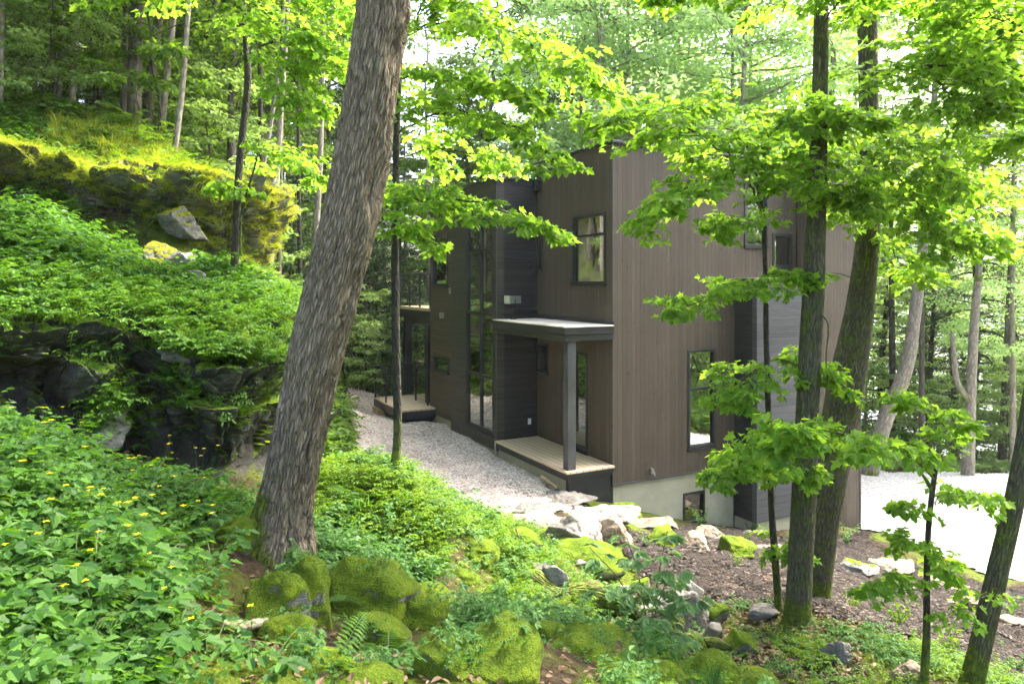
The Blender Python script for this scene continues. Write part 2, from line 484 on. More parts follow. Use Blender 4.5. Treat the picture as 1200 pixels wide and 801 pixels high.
BARK_BIG = mat_bark("furrowed_bark", (0.085, 0.062, 0.042), (0.29, 0.228, 0.162), (0.44, 0.37, 0.28), 0.13, 84, 0.75, 1.0, 0.75, 0.0, 4.0)
BARK_DARK = mat_bark("dark_bark", (0.020, 0.018, 0.015), (0.05, 0.045, 0.036), (0.10, 0.09, 0.07), 0.3, 36, 0.5, 0.7, 0.7)
BARK_MOSS = mat_bark("greenish_bark", (0.036, 0.034, 0.022), (0.105, 0.096, 0.066), (0.22, 0.205, 0.155), 0.17, 62, 0.9, 0.9, 0.4, 0.13)
BARK_PALE = mat_bark("pale_bark", (0.13, 0.11, 0.085), (0.26, 0.225, 0.18), (0.40, 0.36, 0.30), 0.3, 18, 0.4, 0.5, 0.7)
BARK_FAR = mat_bark("woodland_bark", (0.04, 0.035, 0.027), (0.11, 0.095, 0.075), (0.20, 0.18, 0.145), 0.25, 14, 0.6, 0.6, 1.0)

# green of leaves: (dark leaf, light leaf, colour of the light coming through)
L_MAPLE = mat_leaf("maple_leaf", (0.085, 0.195, 0.028), (0.20, 0.34, 0.050), (1.9, 1.75, 0.8), 0.66)
L_MAPLE2 = mat_leaf("shaded_maple_leaf", (0.065, 0.17, 0.03), (0.16, 0.30, 0.05), (1.8, 1.65, 0.6), 0.55)
L_FOREST = mat_leaf("forest_leaf", (0.045, 0.11, 0.020), (0.12, 0.22, 0.036), (1.8, 1.65, 0.5), 0.5, var_scale=0.25)
L_BRIGHT = mat_leaf("sunlit_forest_leaf", (0.12, 0.21, 0.06), (0.25, 0.36, 0.12), (1.6, 1.55, 0.9), 0.5, var_scale=0.25)
L_AIRY = mat_leaf("flare_pale_leaf", (0.24, 0.39, 0.13), (0.42, 0.57, 0.25), (1.5, 1.5, 1.1), 0.5, var_scale=0.25)  # flare behind the house is put into this pale leaf colour
L_HEMLOCK = mat_leaf("hemlock_needle", (0.018, 0.045, 0.018), (0.05, 0.095, 0.03), (1.0, 1.3, 0.6), 0.25)
L_HERB = mat_leaf("herb_leaf", (0.020, 0.075, 0.020), (0.095, 0.21, 0.030), (1.7, 1.6, 0.5), 0.45, var_scale=1.2)
L_HERB2 = mat_leaf("pale_herb_leaf", (0.042, 0.12, 0.030), (0.11, 0.225, 0.052), (1.5, 1.5, 0.6), 0.4, var_scale=1.2)
L_LIME = mat_leaf("lime_herb_leaf", (0.065, 0.155, 0.012), (0.18, 0.295, 0.02), (1.6, 1.45, 0.4), 0.5, var_scale=1.5)
L_FERN = mat_leaf("fern_leaf", (0.036, 0.11, 0.016), (0.12, 0.24, 0.030), (1.7, 1.6, 0.5), 0.45)
L_GRASS = mat_leaf("grass_blade", (0.18, 0.26, 0.03), (0.42, 0.46, 0.06), (1.5, 1.4, 0.5), 0.45)
L_BLUE = mat_leaf("shrub_leaf", (0.09, 0.19, 0.07), (0.20, 0.32, 0.12), (1.4, 1.4, 0.7), 0.4)
L_LITTER = mat_leaf("dead_leaf", (0.07, 0.042, 0.022), (0.26, 0.17, 0.10), (1.1, 1.0, 0.9), 0.1)
L_FLOWER = mat_leaf("yellow_petal", (0.75, 0.56, 0.01), (0.85, 0.68, 0.02), (1.1, 1.0, 0.6), 0.3)
STEMM = mat_plain("green_stem", (0.08, 0.13, 0.03), 0.6)

def make_soil():
    t = NT("forest_soil"); v = t.coords()
    a = t.noise(v, 1.1, 6, 0.65); b = t.noise(v, 14, 6, 0.7); c = t.noise(v, 60, 4, 0.7)
    col = t.ramp(b, [(0.3, (0.022, 0.015, 0.009)), (0.55, (0.065, 0.045, 0.027)), (0.75, (0.13, 0.095, 0.06))])
    mk = t.ramp(a, [(0.42, (0, 0, 0)), (0.54, (1, 1, 1))])
    mossc = t.ramp(c, [(0.3, (0.035, 0.06, 0.006)), (0.7, (0.17, 0.24, 0.016))])
    col = t.mix(t.math('MULTIPLY', mk, 0.9), col, mossc)
    # bare rock where the ground is steep
    geo = t.n("NewGeometry"); sp = t.n("SeparateXYZ"); t.l(geo.outputs["True Normal"], sp.inputs[0])
    steep = t.ramp(t.math('ADD', sp.outputs[2], t.math('MULTIPLY', t.math('SUBTRACT', b, 0.5), 0.3)), [(0.42, (1, 1, 1)), (0.62, (0, 0, 0))])
    rc, rh, rb = rock_color(t, v, DARK_T)
    col = t.mix(steep, col, rc)
    t.base(col, 0.95, spec=0.15); t.bump(t.math('ADD', t.math('ADD', b, t.math('MULTIPLY', c, 0.5)), rh), 1.0, 0.05); return t.m
def make_soil_old():
    t = NT("forest_soil"); v = t.coords()
    a = t.noise(v, 1.1, 6, 0.65); b = t.noise(v, 14, 6, 0.7); c = t.noise(v, 60, 4, 0.7)
    col = t.ramp(b, [(0.3, (0.022, 0.015, 0.009)), (0.55, (0.065, 0.045, 0.027)), (0.75, (0.13, 0.095, 0.06))])
    mk = t.ramp(a, [(0.47, (0, 0, 0)), (0.58, (1, 1, 1))])
    mossc = t.ramp(c, [(0.3, (0.03, 0.05, 0.008)), (0.7, (0.10, 0.14, 0.018))])
    col = t.mix(t.math('MULTIPLY', mk, 0.8), col, mossc)
    t.base(col, 0.95, spec=0.15); t.bump(t.math('ADD', b, t.math('MULTIPLY', c, 0.5)), 1.0, 0.04); return t.m
SOIL = make_soil()
def make_mulch():
    t = NT("bark_mulch"); v = t.coords()
    b = t.noise(v, 9, 7, 0.75, 0.6); c = t.noise(v, 45, 5, 0.75, 0.8)
    vo = t.n("TexVoronoi"); t.l(v, vo.inputs["Vector"]); t.setin(vo, Scale=34)
    h = t.math('ADD', t.math('ADD', t.math('MULTIPLY', b, 0.6), t.math('MULTIPLY', c, 0.5)), t.math('MULTIPLY', vo.outputs["Distance"], 0.3))
    col = t.ramp(h, [(0.40, (0.009, 0.007, 0.006)), (0.62, (0.027, 0.021, 0.0175)), (0.9, (0.07, 0.057, 0.048))])
    t.base(col, 0.95, spec=0.15); t.bump(h, 1.0, 0.06); return t.m
MULCH = make_mulch()
def make_gravel(name, lo, mid, hi, sc):
    t = NT(name); v = t.coords()
    vo = t.n("TexVoronoi"); t.l(v, vo.inputs["Vector"]); t.setin(vo, Scale=sc, Randomness=1.0)
    n_ = t.noise(v, 1.4, 6, 0.65)
    sx = t.n("SeparateColor"); t.l(vo.outputs["Color"], sx.inputs[0])
    col = t.ramp(sx.outputs[0], [(0.1, lo), (0.5, mid), (0.9, hi)])
    col = t.mix(t.math('MULTIPLY', t.ramp(n_, [(0.48, (0, 0, 0)), (0.7, (1, 1, 1))]), 0.45), col, lo)
    h = t.math('SUBTRACT', 1.0, vo.outputs["Distance"])
    t.base(col, 0.9, spec=0.2); t.bump(h, 1.0, 0.025); return t.m
GRAVEL = make_gravel("pinkish_gravel", (0.33, 0.26, 0.215), (0.54, 0.455, 0.395), (0.72, 0.65, 0.59), 26)
DRIVE = make_gravel("white_gravel", (0.30, 0.29, 0.275), (0.43, 0.42, 0.40), (0.57, 0.56, 0.54), 24)
def make_lake():
    t = NT("lake_water"); t.base((0.25, 0.29, 0.29), 0.10)
    t.bump(t.noise(t.coords(scale=(0.5, 1.5, 1)), 1.2, 4), 0.15, 0.1); return t.m
LAKE = make_lake()
# ------------------------------------------------------------------ the lie of the land
K = np.array([1.88, 13.3]); TH = radians(27.6)
D2 = np.array([cos(TH), sin(TH)]); D1 = np.array([-sin(TH), cos(TH)])
def HW(u, t, z=0.0):
    """house-local (u right and away, t left and away) to world"""
    w = K + u * D2 + t * D1
    return np.array([w[0], w[1], z])

ctrl = []
def cp(px, py, d): ctrl.append(P(px, py, d))
def cw(x, y, z): ctrl.append(np.array([x, y, z], float))
for a in [(600,830,3.2),(80,900,2.3),(200,720,3.6),(330,650,5.5),(250,640,5.0),(100,640,3.9),(0,560,3.6),(450,720,5.2),(300,760,4.0),
          (466,548,7.5),(400,600,7.0),(560,625,7.8),(480,660,6.6),(640,668,7.6),(640,735,6.4),(700,755,5.5),(800,815,4.6),(930,815,5.5),(912,712,7.0),(935,738,6.6),
          (962,703,8.0),(850,668,9.2),(1083,792,5.6),(1050,725,8.5),(1140,810,5.5),(780,730,7.2),(720,690,8.6),(700,628,10.0),(740,622,10.8),(650,603,10.8),
          (1010,658,12.3),(880,645,11.0),(1130,712,10.6),(1200,735,9.6),(1180,790,7.6),(600,760,4.7)]:
    cp(*a)
# bank behind its crest, gravel level, ground along the house
for x, y, z in [(-2.3, 10.2, -3.45), (-1.0, 10.6, -3.62), (0.3, 11.0, -3.72), (-3.4, 12.5, -3.6), (-2.0, 12.5, -3.7), (-0.6, 12.6, -3.72), (-3.0, 15.5, -3.66),
                (-1.6, 16.5, -3.66), (-3.2, 18.5, -3.68), (-4.3, 20.0, -3.7), (-5.5, 22, -3.6), (-4.6, 16.5, -3.3), (-5.5, 19, -3.0)]:
    cw(x, y, z)
for u, t, z in [(-1.2, 1, -3.78), (-1.2, 4, -3.68), (-1.2, 6.5, -3.66), (0, -0.4, -4.2), (1.5, -0.3, -4.62), (3.0, -0.6, -5.0), (4.5, -1.0, -5.15), (6.0, -1.0, -5.35), (6.6, 0, -5.5),
                (3, 3, -5), (3, 7, -4.5), (0, 9, -3.8), (6.6, 6, -5.5), (0, 13, -3.9), (-3, 13, -3.4)]:
    w = HW(u, t); cw(w[0], w[1], z)
for x, y, z in [(9, 15, -5.55), (12, 15.5, -5.6), (14, 13, -5.4), (9.5, 12.5, -5.35), (13, 20, -5.6), (9, 20, -5.5), (17, 17, -5.6), (20, 22, -6.0), (12, 25, -6.4), (6, 26, -5.8), (20, 30, -8.5),
                (6, 34, -7.5), (14, 34, -9.0), (0, 30, -4.6), (24, 12, -5.4), (12, 8, -4.6), (8, 5, -4.0), (12, 0, -4.6), (5, 0, -3.3), (4, -6, -3.0), (0, 0.4, -1.62), (0, -2, -1.4), (-2, 0, -0.7), (-1.8, 1.8, -1.15),
                (-3, -5, 0.5), (-5, 2, 0.0), (20, 0, -6)]:
    cw(x, y, z)
LOW = np.array(ctrl)
# the land above the ledge
ctrl = []
for a in [(0,372,6.2),(130,362,6.8),(230,398,7.2),(330,418,7.6),(100,305,8.8),(250,325,9.3),(325,352,9.0),(0,265,8.0),(60,280,9.0),(120,292,9.6),(300,335,10.4),(220,318,9.8),
          (110,215,10.9),(200,208,11.3),(240,235,11.5),(270,270,11.7),(300,318,12.0),(0,178,10.8),(0,140,16),(150,184,14),(222,204,13),(320,355,14),(350,345,22),(60,150,20),(250,215,22),(320,300,28),
          (0,100,32),(150,130,32),(390,352,30),(-300,250,7),(-300,100,12),(-500,60,20),(-300,300,4)]:
    cp(*a)
UP = np.array(ctrl)

def tps_fit(c, lam=0.02):
    n = len(c); xy = c[:, :2] / 10
    r2 = ((xy[:, None] - xy[None]) ** 2).sum(-1)
    k = 0.5 * r2 * np.log(r2 + 1e-12)
    A = np.zeros((n + 3, n + 3)); A[:n, :n] = k + lam * 0.01 * np.eye(n); A[:n, n] = 1; A[:n, n+1:] = xy; A[n, :n] = 1; A[n+1:, :n] = xy.T
    return xy, np.linalg.solve(A, np.concatenate([c[:, 2], [0, 0, 0]]))
def tps(fit, x, y):
    xy, w = fit; q = np.stack([x, y], -1) / 10; sh = q.shape[:-1]; q = q.reshape(-1, 2)
    out = np.empty(len(q))
    for s in range(0, len(q), 20000):
        r2 = ((q[s:s+20000, None] - xy[None]) ** 2).sum(-1)
        out[s:s+20000] = (0.5 * r2 * np.log(r2 + 1e-12)) @ w[:-3] + w[-3] + q[s:s+20000] @ w[-2:]
    return out.reshape(sh)
FL, FU = tps_fit(LOW), tps_fit(UP, 0.05)

# edge of the ledge, seen from above: it starts left of the frame, runs to the big tree and turns away behind it
EDGE = np.array([(-14, 1.0), (-9, 3.4), (-6.0, 5.3), (-4.45, 6.1), (-3.8, 6.75), (-3.15, 7.05), (-2.9, 7.15), (-2.8, 8.2), (-3.15, 9.6), (-3.9, 11.2), (-4.3, 13.5), (-5.2, 17), (-6.2, 22), (-7.5, 30), (-10, 45), (-16, 80)])
def edge_dist(x, y):
    """positive on the upper side"""
    q = np.stack([x, y], -1); sh = q.shape[:-1]; q = q.reshape(-1, 2)
    best = np.full(len(q), 1e9); sg = np.ones(len(q)); along = np.zeros(len(q))
    for k, (a, b) in enumerate(zip(EDGE[:-1], EDGE[1:])):
        ab = b - a; t = np.clip(((q - a) @ ab) / (ab @ ab), 0, 1)
        d = q - (a + t[:, None] * ab); dd = np.hypot(d[:, 0], d[:, 1])
        m = dd < best
        best[m] = dd[m]; sg[m] = np.sign(ab[0] * d[m, 1] - ab[1] * d[m, 0]); along[m] = k + t[m]
    return (best * sg).reshape(sh), along.reshape(sh)
def far_land(x, y):
    h = -3.6 + 0.5 * np.log1p(np.exp(np.clip((-x - 2.5 - 0.04 * y) * 0.7, -30, 30))) / 0.7
    h = np.minimum(h, 26)
    drop = sstep(0, 22, y + 0.45 * x - 27) * sstep(-14, -2, x - 0.02 * y)
    h = h - drop * (h + 13.0)
    h = h - sstep(5, 60, x) * 4 * (1 - drop)
    return h
def G(x, y, detail=True):
    x = np.asarray(x, float); y = np.asarray(y, float)
    lo, up = tps(FL, x, y), tps(FU, x, y)
    s, al = edge_dist(x, y)
    wob = vnoise(np.stack([x * 1.3, y * 1.3, 0 * x], -1), 5) * 0.18
    soft = np.where(al < 8.0, 0.22, 0.22 + (np.clip(al, 8, 11) - 8) * 0.9)
    step = sstep(-1, 1, (s + wob * 0.6) / soft - 0.2)
    z = lo + (np.maximum(up, lo) - lo) * step
    fw = sstep(24, 40, np.hypot(x, y - 4))
    z = z * (1 - fw) + far_land(x, y) * fw
    if detail:
        n = fbm(np.stack([x * 0.9, y * 0.9, 0 * x], -1), 4, 3)
        damp = 1 - 0.85 * sstep(0.0, 1.0, inside_soft(x, y))
        z = z + n * 0.07 * damp + np.abs(vnoise(np.stack([x * 4, y * 4, 0 * x], -1), 9)) * 0.03 * damp
    return z

def poly_inside(x, y, poly):
    poly = np.asarray(poly); c = np.zeros(np.shape(x), bool); j = len(poly) - 1
    for i in range(len(poly)):
        xi, yi = poly[i]; xj, yj = poly[j]
        with np.errstate(divide='ignore', invalid='ignore'):
            m = ((yi > y) != (yj > y)) & (x < (xj - xi) * (y - yi) / (yj - yi + 1e-12) + xi)
        c ^= m; j = i
    return c
def poly_sd(x, y, poly):
    poly = np.asarray(poly, float); best = np.full(np.shape(x), 1e9)
    for a, b in zip(poly, np.roll(poly, -1, 0)):
        ab = b - a; t = np.clip(((x - a[0]) * ab[0] + (y - a[1]) * ab[1]) / (ab @ ab + 1e-12), 0, 1)
        best = np.minimum(best, np.hypot(x - a[0] - t * ab[0], y - a[1] - t * ab[1]))
    return np.where(poly_inside(x, y, poly), best, -best)

h2 = lambda u, t: tuple(HW(u, t)[:2])
GRAVEL_POLY = [(0.75, 10.9), (0.2, 10.7), (-1.2, 10.75), (-2.0, 11.3), (-2.6, 12.6), (-3.3, 15.0), (-4.1, 18.0), (-5.1, 21.3), (-5.4, 23.6), (-4.6, 24.5), h2(-0.5, 10.5), h2(-0.8, 7), h2(-0.8, 3), h2(-0.8, 0.1), (1.3, 11.9)]
DRIVE_POLY = [h2(6.35, -1.3), (8.6, 12.95), (10.2, 11.7), (11.4, 10.4), (13.0, 10.6), (16, 13.5), (17.5, 18), (16.5, 22.2), (13, 21.6), (10.4, 21.2), h2(7.5, 8), h2(6.1, 3)]
MULCH_POLY = [(1.7, 10.6), (1.55, 9.3), (2.0, 8.0), (2.55, 7.2), (3.3, 6.9), (4.3, 6.3), (4.6, 5.4), (6.0, 5.0), (8.6, 5.6), (11, 8.2), (9.8, 10.6), (8.2, 12.4), (6.9, 13.2), h2(5.8, -1.0), h2(4.4, -1.3), h2(3.0, -1.0), h2(1.4, -0.6), (2.3, 11.3)]
def inside_soft(x, y):
    return np.maximum(poly_sd(x, y, GRAVEL_POLY), poly_sd(x, y, DRIVE_POLY)) / 0.5
def hit(px, py):
    """the point of the ground the survey sees there"""
    d = np.concatenate([np.arange(1.5, 30, 0.02), np.arange(30, 120, 0.2)])
    x = (px - CX) / F * d; z = (HY - py) / F * d; g = G(x, d, False)
    k = np.argmax(z < g) if (z < g).any() else len(d) - 1
    return np.array([x[k], d[k], g[k]])

def axis(lo, hi, a, b, st, grow=1.09):
    mid = list(np.arange(a, b, st)); out = []; s, p = st, a
    while p > lo: s *= grow; p -= s; out.append(p)
    out2 = []; s, p = st, mid[-1]
    while p < hi: s *= grow; p += s; out2.append(p)
    return np.array(out[::-1] + mid + out2)
def grid_mesh(xs, ys, zf, name, keep=None):
    X, Y = np.meshgrid(xs, ys); Z = zf(X, Y); n, m = X.shape
    v = np.stack([X, Y, Z], -1).reshape(-1, 3)
    i = np.arange(n - 1)[:, None] * m; j = np.arange(m - 1)[None, :]
    q = np.stack([i + j, i + j + 1, i + m + j + 1, i + m + j], -1).reshape(-1, 4)
    if keep is not None:
        c = v[q].mean(1); q = q[keep(c[:, 0], c[:, 1])]
        used, inv = np.unique(q, return_inverse=True); v = v[used]; q = inv.reshape(q.shape)
    return mesh_data(name, v, q, True)

ground = link("ground", grid_mesh(axis(-420, 420, -7.5, 9.0, 0.085), axis(-60, 520, 1.0, 17.0, 0.085), lambda x, y: np.maximum(G(x, y), -30), "ground"), SOIL)
tag(ground, kind="structure")
def patch(name, poly, mat, st, lift, wob, seed, bumpy=0.0, bs=3.0):
    p = np.array(poly); x0, y0 = p.min(0) - 0.5; x1, y1 = p.max(0) + 0.5
    keep = lambda x, y: poly_sd(x, y, poly) + wob * fbm(np.stack([x * 2.2, y * 2.2, 0 * x], -1), 3, seed) > 0
    def zf(x, y):
        sd = poly_sd(x, y, poly)
        return G(x, y) + lift + 0.02 * sstep(-0.1, 0.35, sd) + bumpy * fbm(np.stack([x * bs, y * bs, 0 * x], -1), 5, seed + 4, 0.6) * sstep(0, 0.3, sd + 0.2)
    o = link(name, grid_mesh(np.arange(x0, x1, st), np.arange(y0, y1, st), zf, name, keep), mat)
    return tag(o, kind="structure")
patch("gravel_path", GRAVEL_POLY, GRAVEL, 0.07, 0.015, 0.10, 11, 0.02)
patch("gravel_driveway", DRIVE_POLY, DRIVE, 0.13, 0.03, 0.10, 12, 0.012)
patch("mulch_bed", MULCH_POLY, MULCH, 0.045, 0.02, 0.16, 13, 0.035, 7.0)
lake = link("lake", MB().mesh("x") if False else mesh_data("lake", [(-40, 24, -10.5), (700, 24, -10.5), (700, 900, -10.5), (-40, 900, -10.5)], np.array([(0, 1, 2, 3)])), LAKE)
tag(lake, kind="structure")
def hills_mesh():
    a = np.linspace(radians(-70), radians(95), 160); r = np.array([330, 380, 450, 540, 640])
    A, R = np.meshgrid(a, r); hh = np.array([0, 14, 26, 34, 20])[:, None] * (0.75 + 0.5 * fbm(np.stack([A * 6, R * 0.01, 0 * A], -1), 4, 21)) - 11
    v = np.stack([np.sin(A) * R, np.cos(A) * R, hh], -1).reshape(-1, 3); n, m = A.shape
    i = np.arange(n - 1)[:, None] * m; j = np.arange(m - 1)[None, :]
    return mesh_data("hills", v, np.stack([i + j, i + j + 1, i + m + j + 1, i + m + j], -1).reshape(-1, 4), True)
tag(link("hills", hills_mesh(), mat_plain("wooded_hill", (0.05, 0.09, 0.03), 0.95, 0, 0.5, 0.12, 0.0)), kind="structure")
# ------------------------------------------------------------------ the house
house = thing("modern_house", "two storey flat roofed house clad in brown and black boards", "house", (K[0], K[1], 0), TH)
def wall_grid(mb, plane, at, thick, a0, a1, z0, z1, holes):
    """a wall slab with rectangular openings. plane 'x' = wall at x=at facing -x, 'y' = wall at y=at facing -y; thick goes inward"""
    As = sorted({a0, a1, *[h[0] for h in holes], *[h[1] for h in holes]}); Zs = sorted({z0, z1, *[h[2] for h in holes], *[h[3] for h in holes]})
    for i in range(len(As) - 1):
        run = None
        for j in range(len(Zs) - 1):
            ca, cz = (As[i] + As[i+1]) / 2, (Zs[j] + Zs[j+1]) / 2
            solid = not any(h[0] < ca < h[1] and h[2] < cz < h[3] for h in holes)
            if solid: run = [Zs[j], Zs[j+1]] if run is None else [run[0], Zs[j+1]]
            if run and (not solid or j == len(Zs) - 2):
                if plane == 'x': mb.box(at, at + thick, As[i], As[i+1], run[0], run[1])
                else: mb.box(As[i], As[i+1], at, at + thick, run[0], run[1])
                run = None
    return mb
def bar(mb, plane, at, d0, d1, a0, a1, z0, z1):
    """box in a wall plane; d0..d1 measured inward from the wall face"""
    return mb.box(at + d0, at + d1, a0, a1, z0, z1) if plane == 'x' else mb.box(a0, a1, at + d0, at + d1, z0, z1)
def window(plane, at, a0, a1, z0, z1, ver=(), hor=(), fw=0.055, name="window", label=None):
    f = MB()
    for s in ((a0, a1, z1 - fw, z1), (a0, a1, z0, z0 + fw), (a0, a0 + fw, z0 + fw, z1 - fw), (a1 - fw, a1, z0 + fw, z1 - fw)):
        bar(f, plane, at, -0.018, 0.09, *s)
    for a in ver: bar(f, plane, at, 0.0, 0.075, a - 0.025, a + 0.025, z0 + fw, z1 - fw)
    e = [a0 + fw] + [x for a in ver for x in (a - 0.025, a + 0.025)] + [a1 - fw]
    for z in hor:
        for k in range(0, len(e), 2): bar(f, plane, at, 0.002, 0.073, e[k], e[k+1], z - 0.025, z + 0.025)
    w = f.build(name, BLACK, house, bevel=0.004)
    if label: w["label"] = label
    s = MB(); bar(s, plane, at, -0.045, 0.02, a0 - 0.02, a1 + 0.02, z0 - 0.03, z0 - 0.002); s.build("sill", BLACK, w)
    zs = [z0 + fw] + [q for z in sorted(hor) for q in (z - 0.025, z + 0.025)] + [z1 - fw]
    for i in range(0, len(e), 2):
        for j in range(0, len(zs), 2):
            g = MB(); bar(g, plane, at, 0.04, 0.048, e[i] - 0.004, e[i+1] + 0.004, zs[j] - 0.004, zs[j+1] + 0.004)
            g.build("pane", GLASS, w)
    return w
def wall(plane, at, a0, a1, z0, z1, mat, holes=(), thick=0.18, label=None):
    o = wall_grid(MB(), plane, at, thick, a0, a1, z0, z1, [h[:4] for h in holes]).build("wall", mat, house)
    if label: o["label"] = label
    return o

# openings
W_up = (0.224, 1.395, -0.03, 1.34); W_nar = (2.60, 2.86, 0.28, 0.98); W_pdark = (2.37, 2.88, -1.97, -1.32); W_door = (0.83, 1.58, -3.36, -1.38)
W_tow = (2.99, 4.49, -3.33, 1.45); W_left = (5.96, 7.03, -0.09, 1.25); W_slit = (5.86, 6.97, -2.30, -1.93)
W_b = (1.81, 2.53, -3.30, -1.34); W_base = (1.72, 2.28, -4.80, -4.17); W_b2 = (3.33, 4.02, 0.75, 2.05); W_b3 = (4.15, 4.75, 0.32, 1.05)
# main block
wall('x', 0.0, 0.0, 2.90, -3.76, 2.60, VERT_TAN, [W_up, W_nar, W_pdark, W_door], label="brown upright boarded wall behind the porch")
wall('y', 0.0, 0.18, 4.86, -3.76, 2.58, VERT_TAN, [W_b, W_b2, W_b3], label="long grey brown upright boarded wall")
wall('y', 0.035, 0.215, 3.06, -5.2, -3.765, CONC, [W_base], thick=0.16, label="bare concrete foundation wall")
wall('x', 0.035, 0.035, 2.85, -5.2, -3.765, CONC, thick=0.178)
# upper part of main block past the porch tower, back walls (with openings towards the lake side)
BH = [(0.8, 2.4, -3.0, -1.0), (0.8, 2.4, 0.1, 1.8)]
m = MB(); wall_grid(m, 'x', 4.86, 0.15, 3.02, 7.1, -5.2, 2.2, [(4.0, 6.2, -2.9, -1.0)]); wall_grid(m, 'y', 2.90, 0.12, 0.18, 4.86, 2.28, 2.60, [])
wall_grid(m, 'x', 4.70, 0.155, 0.185, 2.9, -5.2, 2.3, [(1.2, 1.6, -2.6, -2.0), (1.9, 2.4, 0.4, 1.4)])
m.build("wall", VERT_TAN, house)
# tower
TX = -1.0
wall('x', TX, 2.85, 5.40, -3.63, 2.24, HOR_OLIVE, [W_tow], label="dark olive level boarded stair tower front")
wall('y', 2.85, TX + 0.18, 0.0, -3.63, 2.24, HOR_DARK, thick=0.05, label="black level boarded side of stair tower")
wall('y', 5.22, TX + 0.18, 0.9, -3.63, 2.24, HOR_DARK, thick=0.18)
wall('x', TX + 0.03, 2.87, 5.38, -4.6, -3.635, CONC, thick=0.14)
# left wing
LX = -0.85
wall('x', LX, 5.40, 7.20, -3.50, 1.85, HOR_TAN, [W_left, W_slit], label="brown level boarded end wall")
wall('y', 7.02, LX + 0.18, 4.86, -3.50, 1.85, HOR_TAN, [(0.5, 2.6, -3.3, -1.2), (0.5, 2.6, -0.5, 1.4)])
wall('x', LX + 0.03, 5.40, 7.17, -4.6, -3.505, CONC, thick=0.14)
# bay and right block
wall('y', -0.6, 3.06, 4.88, -4.79, 0.03, HOR_SLATE, thick=0.12, label="slate grey level boarded bay front")
wall('x', 3.06, -0.48, 0.0, -4.79, 0.03, HOR_DARK, thick=0.12, label="near black boarded side of the bay")
wall('y', -0.57, 3.10, 4.86, -5.6, -4.795, CONC, thick=0.1); wall('x', 3.09, -0.47, 0.03, -5.6, -4.795, CONC, thick=0.1)
wall('y', -0.5, 4.90, 6.31, -5.46, 2.75, VERT_TAN, thick=0.18, label="tall grey brown upright boarded wall at the driveway corner")
wall('x', 6.13, -0.32, 3.0, -5.46, 2.75, VERT_TAN, thick=0.18)
wall('x', 4.90, -0.32, 0.0, 0.06, 2.75, VERT_TAN, thick=0.12)
wall('y', 2.85, 4.90, 6.13, -5.46, 2.75, VERT_TAN, thick=0.15)
# roofs, with thin dark metal caps
m = MB(); m.box(0.18, 4.86, 0.18, 3.02, 2.35, 2.45); m.box(-0.8, 0.0, 3.0, 5.3, 2.0, 2.1); m.box(0.0, 4.8, 3.02, 5.3, 2.0, 2.1); m.box(-0.7, 4.8, 5.4, 7.0, 1.6, 1.7); m.box(5.02, 6.13, -0.32, 2.85, 2.5, 2.6)
m.build("roof", ROOFM, house)
m = MB()
for x0, x1, y0, y1, z in [(-0.05, 0.2, -0.05, 3.04, 2.60), (0.2, 4.9, -0.05, 0.2, 2.583), (0.2, 4.88, 2.88, 3.04, 2.602), (TX - 0.05, TX + 0.2, 2.80, 5.45, 2.24), (TX + 0.2, 0.0, 2.80, 2.98, 2.243), (TX + 0.2, 1.0, 5.22, 5.45, 2.243),
                          (LX - 0.05, LX + 0.2, 5.46, 7.25, 1.85), (LX + 0.2, 4.9, 7.0, 7.25, 1.853), (4.86, 6.36, -0.55, -0.28, 2.75), (6.1, 6.36, -0.28, 3.05, 2.753), (4.88, 5.06, -0.28, 3.0, 2.75),
                          (3.01, 4.93, -0.66, 0.0, 0.032)]:
    MB().box(x0, x1, y0, y1, z, z + 0.05).build("roof_cap", BLACK, house, bevel=0.006)
m = MB(); m.box(3.05, 4.86, -0.6, -0.01, 0.084, 0.10); m.build("bay_roof", ROOFM, house)
m = MB(); m.box(-0.09, 0.0, 2.66, 2.84, 2.02, 2.24); m.box(-0.13, -0.09, 2.70, 2.80, 2.03, 2.19); m.build("rainwater_outlet", STEEL, house, bevel=0.01)
m = MB(); m.box(-0.012, 0.02, -0.012, 0.0, -3.76, 2.6); m.box(TX - 0.01, TX, 2.85, 2.875, -3.63, 2.24); m.box(0.0, 3.05, -0.02, 0.0, -3.79, -3.762); m.box(-0.02, 0.0, 0.0, 2.8, -3.79, -3.762)
m.box(6.30, 6.322, -0.512, -0.49, -5.46, 2.75)
m.build("corner_trim", POSTM, house)
# windows
window('x', 0.0, *W_up[:4], hor=(0.93,), label="tall upper window with a blind behind its top pane")
window('x', 0.0, *W_nar, fw=0.04); window('x', 0.0, *W_pdark, fw=0.05); window('x', 0.0, *W_door, fw=0.07, name="door", label="full height glazed door behind the porch post")
window('x', TX, *W_tow, ver=(3.70,), hor=(-2.09, -0.69, 0.72), label="tall stair window divided into two columns of panes")
window('x', LX, *W_left); window('x', LX, *W_slit, fw=0.04, label="low wide slit window")
window('y', 0.0, *W_b, hor=(-2.12,), label="tall two pane window in the long wall")
window('y', 0.035, *W_base, fw=0.045, label="basement window in the concrete"); window('y', 0.0, *W_b2, hor=(1.2,)); window('y', 0.0, *W_b3)
m = MB(); m.box(0.06, 0.07, 0.29, 1.33, 0.95, 1.27); m.build("blind", BLIND, house)
m = MB(); m.box(1.88, 2.48, 0.12, 0.13, -3.25, -2.7); m.build("radiator", DARKROOM, house)
